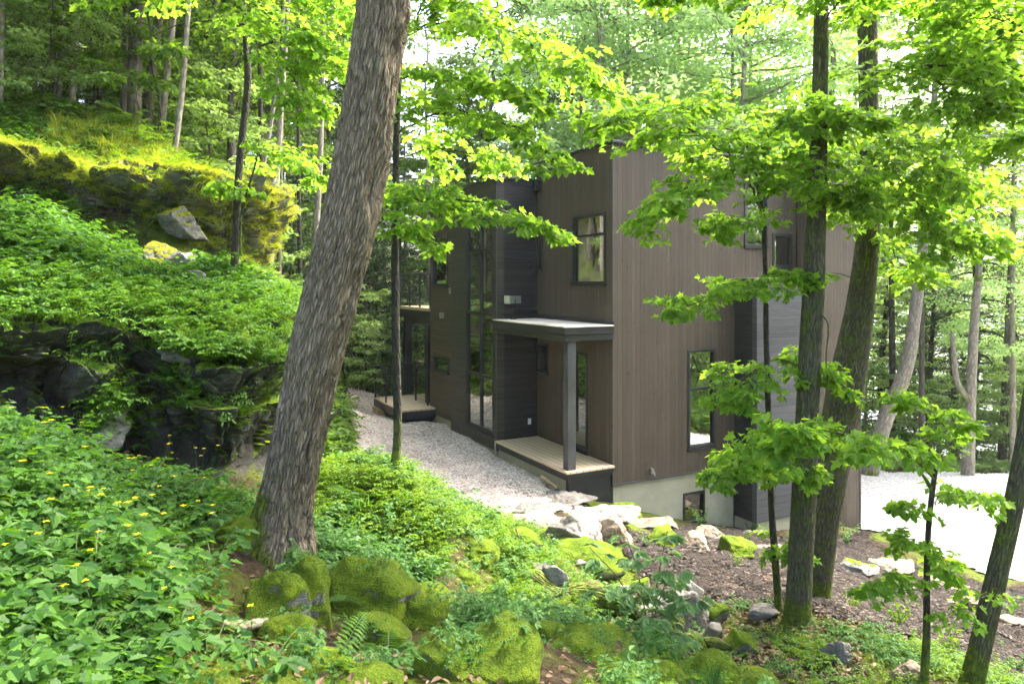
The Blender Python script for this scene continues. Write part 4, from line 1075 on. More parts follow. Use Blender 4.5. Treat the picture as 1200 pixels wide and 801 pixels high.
class Tree:
    def __init__(s, seed):
        s.rng = np.random.default_rng(seed); s.tv, s.tf, s.tt, s.n = [], [], [], 0; s.lp = []
    def tube(s, pts, r, sides=8, zoff=0.0, gnarl=0.0):
        v, f, tc = tube_arrays(pts, r, sides)
        if gnarl:
            c = np.asarray(pts).repeat(sides, 0)
            v = c + (v - c) * (1 + gnarl * fbm(v * np.array([3.5, 3.5, 1.4]), 4, 31)[:, None])
        tc[:, 2] += zoff; s.tv.append(v); s.tf.append(f + s.n); s.tt.append(tc); s.n += len(v)
    def add_leaves(s, pos, fwd, nrm, sc):
        s.lp.append((np.asarray(pos), np.asarray(fwd), np.asarray(nrm), np.broadcast_to(sc, (len(pos),))))
    def twig_leaves(s, pts, size, gap, flat=0.55):
        """paired leaves along a twig, tips outward and a little down"""
        pts = np.asarray(pts); L = np.linalg.norm(np.diff(pts, axis=0), axis=1).sum(); k = max(3, int(L / gap)); rng = s.rng
        q = spline(pts, k); t = unit(np.gradient(q, axis=0)); side = unit(np.cross(t, [0, 0, 1.0]))
        for sg in (1, -1):
            fwd = t * rng.uniform(0.1, 0.9, (k, 1)) + sg * side * rng.uniform(0.6, 1.1, (k, 1)); fwd[:, 2] -= rng.uniform(-0.15, 0.85, k)
            nr = np.array([0, 0, 1.0]) + rng.normal(size=(k, 3)) * flat
            p = q + sg * side * size * 0.35 * rng.uniform(0.3, 1.2, (k, 1)) + rng.normal(size=(k, 3)) * size * 0.28
            s.add_leaves(p, fwd, nr, size * rng.uniform(0.6, 1.15, k))
        s.add_leaves(q[-1:], t[-1:] - [0, 0, 0.3], np.array([[0, 0, 1.0]]), size)
    def spray(s, path, reach, size=0.085, twigs=14, r=0.012, gap=0.05, start=0.15, droop=0.12, fill=1.0, base_off=0.0):
        twigs = int(twigs * (1.4 if fill == 1.0 else 1.15)); size *= 0.9; fill *= 1.1; reach *= 1.08; gap *= 1.25
        rng = s.rng; n = 24; m = spline(np.array(path, float), n)
        m = m + rng.normal(size=m.shape) * 0.012
        s.tube(m, np.linspace(r, r * 0.22, n), 6)
        for i in range(twigs):
            u = start + (1 - start) * (i + rng.uniform(0, 0.8)) / twigs; u = min(u, 1)
            k = int(u * (n - 2)); p = m[k]; t = unit(m[k + 1] - m[k]); side = unit(np.cross(t, [0, 0, 1.0])) * (1 if i % 2 else -1)
            L = reach * (1.05 - 0.55 * u) * rng.uniform(0.6, 1.15)
            d = unit(t * rng.uniform(0.35, 1.1) + side * 1.0 + np.array([0, 0, rng.uniform(-0.30, 0.42)]))
            q = np.linspace(0, 1, 8)[:, None]; tw = p + d * L * q + np.array([0, 0, -1.0]) * droop * L * q ** 2 + rng.normal(size=(8, 3)) * 0.008
            s.tube(tw, np.linspace(r * 0.42, r * 0.1, 8), 4)
            s.twig_leaves(tw[2:], size, gap)
            for j in range(int(round(3 * fill))):
                a = tw[rng.integers(2, 7)]; sd = unit(np.cross(d, [0, 0, 1.0])) * rng.choice([-1, 1])
                d2 = unit(d * 0.6 + sd * rng.uniform(0.5, 1) + np.array([0, 0, rng.uniform(-0.3, 0.2)])); L2 = L * rng.uniform(0.25, 0.5)
                t2 = a + d2 * L2 * q[::2]
                s.tube(t2, np.linspace(r * 0.25, r * 0.08, 4), 3); s.twig_leaves(t2, size * 0.95, gap)
        s.twig_leaves(m[int(n * 0.75):], size, gap)
    def crown(s, top, z0, R, nb, clumps, per, size, base_r=0.05, rise=0.35, droop=0.25, flat=0.22, jit=0.5, prof=None, axis_xy=None, cl=0.26):
        """boughs around the stem above z0, each with flat layers of leaves"""
        rng = s.rng
        for b in range(nb):
            f = (b + rng.uniform(0, 1)) / nb; z = z0 + (top - z0) * f * 0.96
            pr = prof(f) if prof else 0.35 + 0.65 * math.sin(pi * min(1, 0.18 + 0.78 * f)) 
            L = R * pr * rng.uniform(0.65, 1.15); az = b * 2.399 + rng.uniform(-0.5, 0.5)
            d = np.array([cos(az), sin(az), 0]); ax = axis_xy(z) if axis_xy else np.zeros(2); q = np.linspace(0, 1, 9)[:, None]
            pts = np.array([ax[0], ax[1], z]) + d * L * q + np.array([0, 0, 1.0]) * (rise * L * q - droop * L * q ** 2) + np.cumsum(rng.normal(size=(9, 3)) * 0.035 * L / 3, 0)
            s.tube(pts, np.linspace(base_r * (0.4 + 0.6 * L / R), 0.006, 9), 5)
            for c in range(clumps):
                u = rng.uniform(0.25, 1.0); k = u * 7.99; i = int(k); cpt = pts[i] + (pts[i + 1] - pts[i]) * (k - i)
                cpt = cpt + rng.normal(size=3) * np.array([0.16, 0.16, 0.07]) * L
                rad = cl * L * rng.uniform(0.6, 1.2)
                w = rng.normal(size=(per, 3)); w = unit(w) * rng.uniform(0.15, 1, (per, 1)) ** 0.6
                pos = cpt + w * np.array([rad, rad, rad * flat]); pos[:, 2] -= 0.25 * ((w[:, :2] ** 2).sum(1)) * rad
                out = pos - cpt; out[:, 2] = -0.15 * rad
                fwd = unit(out) + rng.normal(size=(per, 3)) * 0.5; nr = np.array([0, 0, 1.0]) + rng.normal(size=(per, 3)) * jit
                s.add_leaves(pos, fwd, nr, size * rng.uniform(0.6, 1.2, per))
                if rng.uniform() < 0.6: s.tube(np.array([pts[max(0, i - 1)], (pts[max(0, i-1)] + cpt) / 2 + [0, 0, 0.03 * L], cpt]), np.array([0.012, 0.008, 0.003]), 3)
    def trunk_mesh(s, o): 
        return mesh_data("trunk", np.concatenate(s.tv) - o, np.concatenate(s.tf), True, {"tc": np.concatenate(s.tt)})
    def crown_mesh(s, T, o):
        p, f, n, c = (np.concatenate([a[i] for a in s.lp]) for i in range(4))
        v, q = leaves(T, p - o, f, n, c)
        return mesh_data("crown", v, q, False)
    def build(s, name, label, cat, base, bark, leaf, T=T_MAPLE, group=None):
        base = np.asarray(base, float); r = thing(name, label, cat, base, 0, group)
        link("trunk", s.trunk_mesh(base), bark, r)
        if s.lp: link("crown", s.crown_mesh(T, base), leaf, r)
        return r

def stem_px(t, rows, sides=14, gnarl=0.1, n=60, extra=None):
    """rows of (px, py, depth, width in px) -> trunk tube; returns sampled points"""
    a = np.array([[*P(x, y, d), w / 2 / F * d] for x, y, d, w in rows])
    if extra is not None: a = np.concatenate([a, np.array(extra, float)])
    s = spline(a, n); s[:, 3] *= 0.9; t.tube(s[:, :3], np.maximum(s[:, 3], 0.004), sides, 0.0, gnarl * 0.6)
    return s

# ---- the big leaning tree
t = Tree(1)
rows = [(322, 672, 5.45, 62), (328, 640, 5.45, 57), (334, 600, 5.45, 52), (346, 536, 5.45, 56), (368, 430, 5.45, 62), (392, 330, 5.45, 64), (412, 247, 5.45, 66), (432, 123, 5.45, 60), (451, 0, 5.45, 60), (466, -110, 5.5, 54)]
a = np.array([[*P(x, y, d), w / 2 / F * d] for x, y, d, w in rows]); a = np.concatenate([a, [[-0.6, 5.6, 5.5, 0.15], [-0.45, 5.7, 8.5, 0.11], [-0.3, 5.8, 12.0, 0.05]]])
s_ = spline(a, 420); sides = 150
v, f, tc = tube_arrays(s_[:, :3], s_[:, 3], sides)
th = np.tile(np.arange(sides) / sides * 2 * pi, 420); L = tc[:, 2]; c = s_[:, :3].repeat(sides, 0); rr = s_[:, 3].repeat(sides)
fur = vnoise(np.stack([np.cos(th) * 9, np.sin(th) * 9, L * 2.2 + 0.8 * np.sin(th * 3)], -1), 2) + 0.6 * vnoise(np.stack([np.cos(th) * 19, np.sin(th) * 19, L * 6], -1), 4) + 0.35 * vnoise(np.stack([np.cos(th) * 36, np.sin(th) * 36, L * 16], -1), 6)
ridge = 1 - np.abs(fur)                                            # plates between furrows
lump = fbm(np.stack([np.cos(th) * 1.3, np.sin(th) * 1.3, L * 0.9], -1), 3, 8)
seam_at = 0.15 * np.sin(L * 0.8); dth = np.angle(np.exp(1j * (th - seam_at)))
u3 = (v - c) / np.maximum(rr, 1e-6)[:, None]
right = u3[:, 0] * 0.9 - u3[:, 1] * 0.44
scar = np.exp(-((right - 0.93) / 0.10) ** 2) * (0.5 + 0.5 * sstep(0.5, 1.5, L)) 
flare = np.exp(-L / 0.30) * (0.35 + 0.3 * np.maximum(0, -u3[:, 0]) + 0.25 * np.abs(np.sin(th * 2.5 + 1)))
disp = 0.026 * (ridge - 0.75) + 0.012 * lump + scar * 0.035 * fbm(np.stack([L * 3, th * 4, 0 * L], -1), 3, 12) + flare * 0.36
v = v + u3 * disp[:, None]
t.tv.append(v); t.tf.append(f); t.tt.append(np.stack([tc[:, 0], tc[:, 1], L - 0.1], -1)); t.n = len(v)
t.tube(spline([P(385, 492, 5.35), P(392, 486, 5.3), P(398, 480, 5.28)], 8), np.linspace(0.022, 0.012, 8), 8)
t.crown(12.5, 7.8, 2.6, 8, 4, 30, 0.16, 0.07, axis_xy=lambda z: np.array([-0.55, 5.7]))
base = P(328, 655, 5.45)
t.build("leaning_tree", "big furrowed trunk leaning to the right with moss at its foot", "tree", base, BARK_BIG, L_FOREST, T_DIAM)

# ---- the slender tree in front of the gravel, with bright layered branches
t = Tree(2)
stem_px(t, [(463, 548, 7.6, 13), (466, 500, 7.6, 11), (464, 400, 7.6, 11), (463, 300, 7.6, 10), (464, 200, 7.6, 9), (466, 130, 7.6, 8), (469, 60, 7.6, 7), (472, -60, 7.6, 6)], extra=[[-1.1, 7.6, 5.2, 0.02], [-1.05, 7.6, 6.6, 0.008]])
D = lambda *r: [P(*q) for q in r]
t.spray(D((466, 62, 7.6), (486, 34, 7.4), (545, 28, 7.1), (600, 42, 6.8), (660, 75, 6.6), (715, 95, 6.4)), 1.0, 0.095, 26, 0.016)
t.spray(D((486, 34, 7.4), (498, 0, 7.2), (540, -40, 7.0), (620, -60, 6.8)), 0.9, 0.095, 18, 0.012)
t.spray(D((466, 90, 7.6), (510, 88, 7.2), (560, 98, 6.9), (605, 112, 6.6), (632, 128, 6.4)), 0.5, 0.09, 20, 0.012)
t.spray(D((464, 158, 7.6), (492, 142, 7.4), (530, 131, 7.1), (590, 145, 6.8), (632, 172, 6.5), (655, 196, 6.4)), 0.55, 0.09, 20, 0.014)
t.spray(D((464, 190, 7.6), (500, 176, 7.7), (560, 180, 7.8), (610, 196, 7.8)), 0.7, 0.09, 12, 0.010)
t.spray(D((464, 240, 7.6), (490, 226, 7.3), (530, 232, 6.9), (580, 246, 6.6), (625, 262, 6.4), (664, 284, 6.3)), 0.40, 0.088, 18, 0.013)
t.spray(D((464, 240, 7.6), (480, 232, 7.2), (512, 244, 6.8), (545, 258, 6.6)), 0.48, 0.088, 12, 0.010)
t.spray(D((464, 262, 7.6), (480, 268, 7.3), (500, 284, 7.2)), 0.4, 0.085, 8, 0.008)
t.spray(D((464, 230, 7.6), (450, 222, 7.9), (430, 236, 8.3)), 0.5, 0.085, 8, 0.008)
t.spray(D((466, 110, 7.6), (440, 80, 8.2), (400, 70, 8.8), (350, 80, 9.2)), 0.8, 0.09, 14, 0.010)
t.build("slender_maple", "slim dark maple with bright layered branches in front of the gravel path", "tree", P(464, 542, 7.6), BARK_DARK, L_MAPLE)

# ---- dark thin tree on the ledge
t = Tree(3)
stem_px(t, [(273, 345, 9.3, 11), (276, 290, 9.3, 10), (280, 200, 9.3, 9), (290, 100, 9.3, 9), (288, 50, 9.3, 7), (284, -20, 9.3, 6)], extra=[[-3.7, 9.4, 5.6, 0.012]])
t.tube(spline(D((282, 300, 9.2), (283, 250, 9.2), (300, 190, 9.1), (303, 168, 9.1)), 14), np.linspace(0.02, 0.006, 14), 5)
t.spray(D((290, 66, 9.3), (310, 52, 9.0), (340, 44, 8.8), (372, 50, 8.6), (400, 64, 8.5)), 0.9, 0.10, 18, 0.014)
t.spray(D((286, 20, 9.3), (320, -10, 8.8), (370, -10, 8.4), (420, 20, 8.2)), 1.0, 0.10, 20, 0.012)
t.spray(D((312, 55, 9.0), (336, 80, 8.7), (352, 108, 8.5), (362, 130, 8.4)), 0.7, 0.10, 14, 0.010)
t.spray(D((284, 10, 9.3), (250, -20, 8.8), (200, -30, 8.4), (140, -10, 8.0)), 1.0, 0.10, 20, 0.012)
t.spray(D((281, 180, 9.3), (310, 176, 9.3), (350, 190, 9.4), (372, 210, 9.5)), 0.7, 0.095, 12, 0.009)
t.spray(D((279, 230, 9.3), (262, 214, 9.0), (240, 220, 8.9)), 0.45, 0.09, 7, 0.007)
t.build("ledge_maple", "thin dark maple rising from the mossy ledge", "tree", P(274, 338, 9.3), BARK_DARK, L_MAPLE)

# ---- sapling in front of the long wall
t = Tree(4)
stem_px(t, [(913, 718, 7.0, 10), (908, 650, 7.0, 9), (904, 590, 7.0, 8), (901, 500, 7.0, 7.5), (898, 400, 7.0, 7), (897, 320, 7.0, 6), (893, 250, 7.0, 6), (884, 200, 7.0, 5), (872, 160, 7.0, 3)])
t.spray(D((893, 252, 7.0), (876, 210, 6.8), (840, 170, 6.5), (790, 145, 6.2), (735, 138, 6.0), (705, 142, 5.9)), 0.75, 0.09, 26, 0.012)
t.spray(D((886, 205, 7.0), (860, 200, 6.6), (820, 210, 6.3), (785, 235, 6.1), (760, 262, 6.0)), 0.62, 0.09, 20, 0.010)
t.spray(D((884, 200, 7.0), (900, 160, 6.8), (940, 140, 6.6), (990, 146, 6.4)), 0.65, 0.09, 18, 0.010)
t.spray(D((890, 230, 7.0), (930, 220, 6.7), (975, 215, 6.5), (1020, 225, 6.4)), 0.6, 0.088, 14, 0.009)
t.spray(D((876, 170, 7.0), (840, 140, 6.8), (800, 128, 6.6), (770, 132, 6.5)), 0.6, 0.09, 14, 0.009)
t.spray(D((888, 225, 7.0), (920, 190, 7.2), (960, 170, 7.4)), 0.55, 0.09, 10, 0.009)
t.spray(D((895, 270, 7.0), (860, 262, 6.7), (835, 270, 6.5)), 0.4, 0.085, 10, 0.007)
t.spray(D((897, 330, 7.0), (865, 338, 6.7), (825, 352, 6.4), (775, 368, 6.2)), 0.42, 0.085, 14, 0.008)
t.spray(D((897, 320, 7.0), (930, 322, 6.8), (960, 330, 6.7)), 0.42, 0.085, 9, 0.007)
t.spray(D((899, 440, 7.0), (880, 436, 6.8), (862, 452, 6.6), (850, 478, 6.5)), 0.42, 0.085, 12, 0.007)
t.spray(D((899, 420, 7.0), (925, 424, 6.9), (960, 440, 6.8), (985, 460, 6.8)), 0.42, 0.085, 12, 0.007)
t.spray(D((902, 540, 7.0), (880, 536, 6.7), (858, 552, 6.4), (836, 568, 6.2)), 0.34, 0.085, 14, 0.008)
t.spray(D((903, 560, 7.0), (930, 556, 6.7), (965, 560, 6.5)), 0.35, 0.08, 8, 0.006)
t.spray(D((905, 620, 7.0), (925, 640, 6.9), (945, 660, 6.9)), 0.3, 0.075, 6, 0.005)
t.build("maple_sapling", "slim maple sapling with bright green leaves in front of the long wall", "tree", P(913, 712, 7.0), BARK_DARK, L_MAPLE)

# ---- low reaching branch tree (nearer seedling on the right)
t = Tree(5)
stem_px(t, [(1083, 800, 5.3, 11), (1086, 740, 5.3, 9), (1086, 680, 5.3, 8), (1088, 620, 5.3, 7), (1093, 572, 5.3, 6.5), (1097, 548, 5.3, 5)])
t.tube(spline(D((1093, 575, 5.3), (1084, 560, 5.3), (1075, 548, 5.3)), 6), np.linspace(0.018, 0.006, 6), 6)
t.spray(D((1095, 560, 5.3), (1060, 530, 5.2), (1010, 512, 5.0), (955, 505, 4.9), (915, 515, 4.9), (890, 530, 4.8)), 0.45, 0.085, 24, 0.010)
t.spray(D((1097, 548, 5.3), (1110, 510, 5.4), (1090, 480, 5.4), (1050, 470, 5.4)), 0.35, 0.08, 8, 0.006)
t.spray(D((1088, 640, 5.3), (1068, 632, 5.2), (1046, 644, 5.1)), 0.2, 0.07, 6, 0.004, fill=0.5)
t.spray(D((1088, 655, 5.3), (1115, 660, 5.3), (1135, 690, 5.3)), 0.22, 0.07, 7, 0.004, fill=0.5)
t.spray(D((1090, 600, 5.3), (1064, 592, 5.2), (1050, 600, 5.2)), 0.18, 0.07, 5, 0.004, fill=0.5)
t.spray(D((1086, 690, 5.3), (1050, 682, 5.1), (1010, 690, 4.9)), 0.22, 0.07, 8, 0.004, fill=0.5)
t.spray(D((1092, 590, 5.3), (1130, 575, 5.3), (1165, 590, 5.4)), 0.25, 0.075, 8, 0.005, fill=0.5)
t.build("forked_seedling", "thin forked maple seedling with sparse leaves near the driveway", "tree", P(1083, 795, 5.3), BARK_DARK, L_MAPLE)

# ---- straight trunk
t = Tree(6)
stem_px(t, [(932, 745, 6.7, 44), (935, 715, 6.7, 34), (939, 640, 6.7, 31), (944, 540, 6.7, 30), (948, 440, 6.7, 29), (953, 340, 6.7, 27), (957, 240, 6.7, 24), (960, 140, 6.7, 20), (962, 40, 6.7, 18), (963, -60, 6.7, 17)], 24, 0.10, 90,
        extra=[[2.95, 6.75, 5.6, 0.06], [3.0, 6.8, 8.0, 0.045], [3.05, 6.9, 10.5, 0.015]])
t.spray(D((960, 150, 6.7), (975, 138, 6.4), (1000, 136, 6.1), (1030, 150, 5.9)), 0.45, 0.085, 12, 0.012)
t.spray(D((957, 240, 6.7), (990, 230, 6.5), (1015, 244, 6.3)), 0.4, 0.085, 8, 0.008)
t.spray(D((962, 10, 6.7), (930, -20, 6.3), (880, -30, 6.0), (820, -22, 5.8), (768, -8, 5.7)), 0.62, 0.09, 22, 0.012)
t.spray(D((962, 30, 6.7), (985, 0, 6.3), (1020, -20, 6.0)), 0.6, 0.09, 12, 0.010)
t.tube(spline(D((948, 360, 6.65), (970, 378, 6.6), (968, 420, 6.6), (972, 470, 6.6)), 14), np.linspace(0.008, 0.004, 14), 5)
t.crown(10.5, 7.2, 1.6, 6, 4, 24, 0.14, 0.05, axis_xy=lambda z: np.array([3.0, 6.8]))
t.build("straight_tree", "straight greenish trunk in front of the house's long wall", "tree", P(935, 738, 6.7), BARK_MOSS, L_MAPLE)

# ---- furrowed trunk behind it
t = Tree(7)
stem_px(t, [(955, 712, 8.1, 52), (958, 690, 8.1, 34), (966, 620, 8.1, 34), (976, 540, 8.1, 44), (992, 450, 8.1, 44), (1005, 380, 8.1, 37), (1015, 300, 8.1, 31), (1018, 240, 8.1, 29), (1018, 120, 8.1, 25), (1016, 0, 8.1, 24), (1015, -90, 8.1, 22)], 28, 0.11, 110,
        extra=[[4.05, 8.2, 6.6, 0.09], [4.1, 8.3, 9.6, 0.06], [4.2, 8.4, 12.5, 0.02]])
t.spray(D((1018, 85, 8.0), (1050, 82, 7.2), (1085, 76, 6.8), (1130, 78, 6.5), (1200, 98, 6.2), (1250, 110, 6.1)), 0.95, 0.095, 26, 0.018)
t.spray(D((1085, 78, 6.8), (1110, 105, 6.6), (1140, 126, 6.4), (1180, 132, 6.3)), 0.7, 0.09, 16, 0.012)
t.spray(D((1017, 20, 8.0), (1040, 10, 7.3), (1085, 10, 6.9), (1140, 20, 6.6), (1200, 30, 6.5)), 0.9, 0.095, 24, 0.014)
t.spray(D((1017, -30, 8.0), (1060, -50, 7.2), (1130, -50, 6.8), (1210, -30, 6.5)), 0.9, 0.095, 18, 0.012)
t.spray(D((1017, 150, 8.0), (1050, 160, 7.4), (1090, 190, 7.0), (1120, 220, 6.8)), 0.8, 0.09, 20, 0.012)
t.spray(D((1016, 170, 8.0), (1050, 205, 7.4), (1080, 245, 7.1), (1110, 300, 6.9)), 0.75, 0.09, 20, 0.012)
t.spray(D((1016, 200, 8.0), (1060, 250, 7.6), (1120, 270, 7.2), (1160, 290, 7.0)), 0.7, 0.09, 18, 0.011)
t.spray(D((1015, 140, 8.0), (990, 165, 7.6), (960, 190, 7.2), (930, 196, 7.0)), 0.65, 0.09, 16, 0.010)
t.spray(D((1016, 230, 8.0), (990, 240, 7.6), (968, 262, 7.4)), 0.4, 0.085, 8, 0.008)
t.spray(D((1017, 60, 8.0), (1060, 50, 7.6), (1120, 55, 7.3), (1200, 60, 7.1)), 0.8, 0.09, 16, 0.012)
t.spray(D((1016, 190, 8.0), (1060, 200, 8.3), (1120, 215, 8.5), (1190, 240, 8.6)), 0.8, 0.09, 16, 0.011)
t.spray(D((1016, 250, 8.0), (1050, 300, 8.2), (1090, 330, 8.3)), 0.5, 0.09, 10, 0.010)
t.tube(spline(D((1012, 330, 8.0), (1000, 326, 7.9), (980, 320, 7.9), (962, 322, 7.9)), 10), np.linspace(0.01, 0.003, 10), 4)
t.crown(13.0, 8.2, 2.0, 7, 4, 26, 0.15, 0.06, axis_xy=lambda z: np.array([4.15, 8.3]))
t.build("furrowed_tree", "thick furrowed trunk bending right behind the straight one", "tree", P(957, 706, 8.1), BARK_MOSS, L_MAPLE)

# ---- leaning trunk at the right edge
t = Tree(8)
stem_px(t, [(1136, 812, 5.6, 30), (1146, 770, 5.6, 26), (1160, 710, 5.6, 25), (1174, 650, 5.6, 24), (1188, 590, 5.6, 23), (1203, 510, 5.6, 22), (1222, 380, 5.6, 22), (1240, 200, 5.6, 22), (1250, 0, 5.6, 20)], 20, 0.07, 70,
        extra=[[4.5, 5.7, 4.6, 0.05], [4.6, 5.9, 7.5, 0.03], [4.6, 6.0, 9.5, 0.01]])
t.spray(D((1245, 90, 5.6), (1200, 40, 5.6), (1150, 10, 5.6), (1090, -10, 5.7)), 0.7, 0.09, 18, 0.012)
t.spray(D((1240, 200, 5.6), (1215, 175, 5.5), (1180, 170, 5.4)), 0.5, 0.09, 10, 0.010)
t.spray(D((1168, 690, 5.5), (1140, 705, 5.2), (1100, 735, 5.0)), 0.22, 0.07, 6, 0.005, fill=0.4)
t.crown(9.5, 6.4, 1.3, 6, 4, 20, 0.14, 0.05, axis_xy=lambda z: np.array([4.55, 5.8]))
t.build("leaning_grey_tree", "smooth grey trunk leaning right in front of the driveway", "tree", P(1137, 806, 5.6), BARK_MOSS, L_MAPLE)

# ------------------------------------------------------------------ woodland trees: a few kinds, then copies
def proto(seed, H, z0, R, nb, clumps, per, size, r, bark, leaf, name, label, cat="tree", T=T_DIAM, lean=0.03, **kw):
    t = Tree(seed); rng = t.rng; n = 16; z = np.linspace(-0.4, H, n)
    lx, ly = rng.normal(size=2) * lean; wob = np.cumsum(rng.normal(size=(n, 2)) * 0.035, 0)
    pts = np.column_stack([z * lx + wob[:, 0], z * ly + wob[:, 1], z]); pts[:, :2] -= pts[1, :2]
    rad = r * (1 - 0.8 * np.clip(z / H, 0, 1)); rad[0] *= 1.5; rad[1] *= 1.15
    sp = spline(np.column_stack([pts, rad]), 40); t.tube(sp[:, :3], sp[:, 3], 10, 0, 0.08)
    t.crown(H, z0, R, nb, clumps, per, size, r * 0.35, axis_xy=lambda q: np.array([np.interp(q, z, pts[:, 0]), np.interp(q, z, pts[:, 1])]), **kw)
    for k in range(4):                                             # dead stubs on the bare stem
        a = rng.uniform(0, 2 * pi); zz = rng.uniform(0.15, 0.5) * max(z0, 3); b = np.array([np.interp(zz, z, pts[:, 0]), np.interp(zz, z, pts[:, 1]), zz]); L = rng.uniform(0.3, 1.1)
        t.tube(b + np.outer(np.linspace(0, 1, 5), [cos(a) * L, sin(a) * L, 0.2 * L]) + rng.normal(size=(5, 3)) * 0.02, np.linspace(0.014, 0.003, 5), 4)
    return t.build(name, label, cat, (0, 0, 0), bark, leaf, T)
cone = lambda f: max(0.12, 1.0 - 0.85 * f)
P_TALL = proto(51, 15, 4.2, 3.2, 26, 6, 62, 0.17, 0.15, BARK_FAR, L_FOREST, "woodland_tree", "tall")
P_TALL2 = proto(52, 17, 6.5, 3.6, 24, 6, 66, 0.18, 0.18, BARK_FAR, L_FOREST, "woodland_tree", "tall")
P_PALE = proto(53, 13, 3.4, 2.8, 24, 5, 46, 0.15, 0.09, BARK_PALE, L_BRIGHT, "woodland_tree", "tall")
P_AIRY = proto(59, 16, 4.2, 3.4, 26, 6, 58, 0.15, 0.10, BARK_PALE, L_AIRY, "woodland_tree", "tall", flat=0.4)
P_HEM = proto(54, 15, 1.6, 2.9, 54, 7, 60, 0.12, 0.17, BARK_DARK, L_HEMLOCK, "hemlock", "dark", T=T_SLIM, rise=0.12, droop=0.45, flat=0.22, jit=0.5, prof=cone)
P_UND = proto(55, 5.2, 1.2, 1.9, 18, 6, 46, 0.13, 0.035, BARK_DARK, L_FOREST, "understory_tree", "small", flat=0.14, jit=0.35)
P_UNDB = proto(56, 4.2, 0.8, 1.6, 16, 6, 44, 0.12, 0.03, BARK_DARK, L_BRIGHT, "understory_tree", "small", flat=0.14, jit=0.35)
P_BUSH = proto(57, 1.5, 0.15, 0.9, 14, 6, 34, 0.085, 0.015, BARK_DARK, L_FOREST, "bush", "bush", cat="bush", rise=0.5)
P_YHEM = proto(58, 5.5, 0.5, 1.7, 34, 6, 50, 0.10, 0.05, BARK_DARK, L_HEMLOCK, "hemlock", "dark", T=T_SLIM, rise=0.05, droop=0.4, flat=0.16, jit=0.5, prof=cone)
used = set()
def place(pr, x, y, label, group, s=1.0, rz=None, rng=random.Random(5), cat=None, dz=0.0):
    o = pr if pr.name not in used else copy_tree(pr); used.add(pr.name)
    o.location = (float(x), float(y), float(G(x, y, False)) - 0.05 + dz)
    o.rotation_euler = (rng.uniform(-0.04, 0.04), rng.uniform(-0.04, 0.04), rng.uniform(0, 6.28) if rz is None else rz)
    k = s * rng.uniform(0.88, 1.14); o.scale = (k, k, k * rng.uniform(0.92, 1.1))
    o["label"] = label; o["group"] = group
    if cat: o["category"] = cat
    return o
R5 = random.Random(77)
def scatter(n, xr, yr, ok, mind, taken=[]):
    out = []
    for _ in range(n * 60):
        if len(out) >= n: break
        x, y = R5.uniform(*xr), R5.uniform(*yr)
        if ok(x, y) and all((x - a) ** 2 + (y - b) ** 2 > mind * mind for a, b in taken):
            out.append((x, y)); taken.append((x, y))
    return out
ang = lambda x, y: math.degrees(math.atan2(x, y))
# wood on the hillside beyond the ledge
LW = ("dark trunked tall tree in the dense wood above the mossy ledge", "tall trees of the wood above the ledge")
for i, (x, y) in enumerate(scatter(50, (-34, -4), (15, 44), lambda x, y: -48 < ang(x, y) < -11 and (y > 18 or x < -14) and float(edge_dist(x, y)[0]) > 0.8, 2.1)):
    place((P_TALL, P_TALL2, P_HEM)[i % 3] if i % 3 != 2 else P_HEM, x, y, *(LW if i % 3 != 2 else ("dark hemlock with drooping boughs in the wood above the ledge", "hemlocks of the wood above the ledge")))
for i, (x, y) in enumerate(scatter(30, (-22, -4), (12, 28), lambda x, y: -42 < ang(x, y) < -13 and float(edge_dist(x, y)[0]) > 1.0, 1.7)):
    place((P_UND, P_UNDB)[i % 2], x, y, "small leafy understory tree among the trunks above the ledge", "understory trees above the ledge", 0.9)
for i, (x, y) in enumerate(scatter(30, (-26, -5), (26, 56), lambda x, y: -30 < ang(x, y) < -9, 2.0)):
    place((P_HEM, P_TALL2, P_UND, P_HEM)[i % 4], x, y, *(("dark hemlock deep in the wood behind the leaning trunk", "hemlocks deep in the wood") if i % 4 in (0, 3) else ("shadowy leafy tree deep in the wood behind the leaning trunk", "leafy trees deep in the wood")))
# wood beyond the side deck
for i, (x, y) in enumerate(scatter(26, (-12, 2), (27, 52), lambda x, y: -15 < ang(x, y) < 2, 2.1)):
    place((P_HEM, P_TALL, P_PALE)[i % 3], x, y, *(("dark hemlock in the wood beyond the side deck", "hemlocks beyond the side deck") if i % 3 == 0 else ("leafy tall tree in the wood beyond the side deck", "tall trees beyond the side deck")))
for i, (x, y) in enumerate(scatter(14, (-9, -2), (20, 33), lambda x, y: not poly_inside(np.array(x), np.array(y), GRAVEL_POLY) and float(edge_dist(x, y)[0]) < 1.5 and -15 < ang(x, y) < -7.5, 1.3)):
    place((P_YHEM, P_UNDB)[i % 2], x, y, "young tree with low feathery boughs behind the side deck", "young trees behind the side deck", 0.8)
# pale wood behind the house
for i, (x, y) in enumerate(scatter(34, (-4, 24), (27, 48), lambda x, y: -4 < ang(x, y) < 26, 2.4)):
    place((P_AIRY, P_PALE, P_AIRY)[i % 3], x, y, "pale leafy tree rising behind the house roof", "trees behind the house", 1.5)
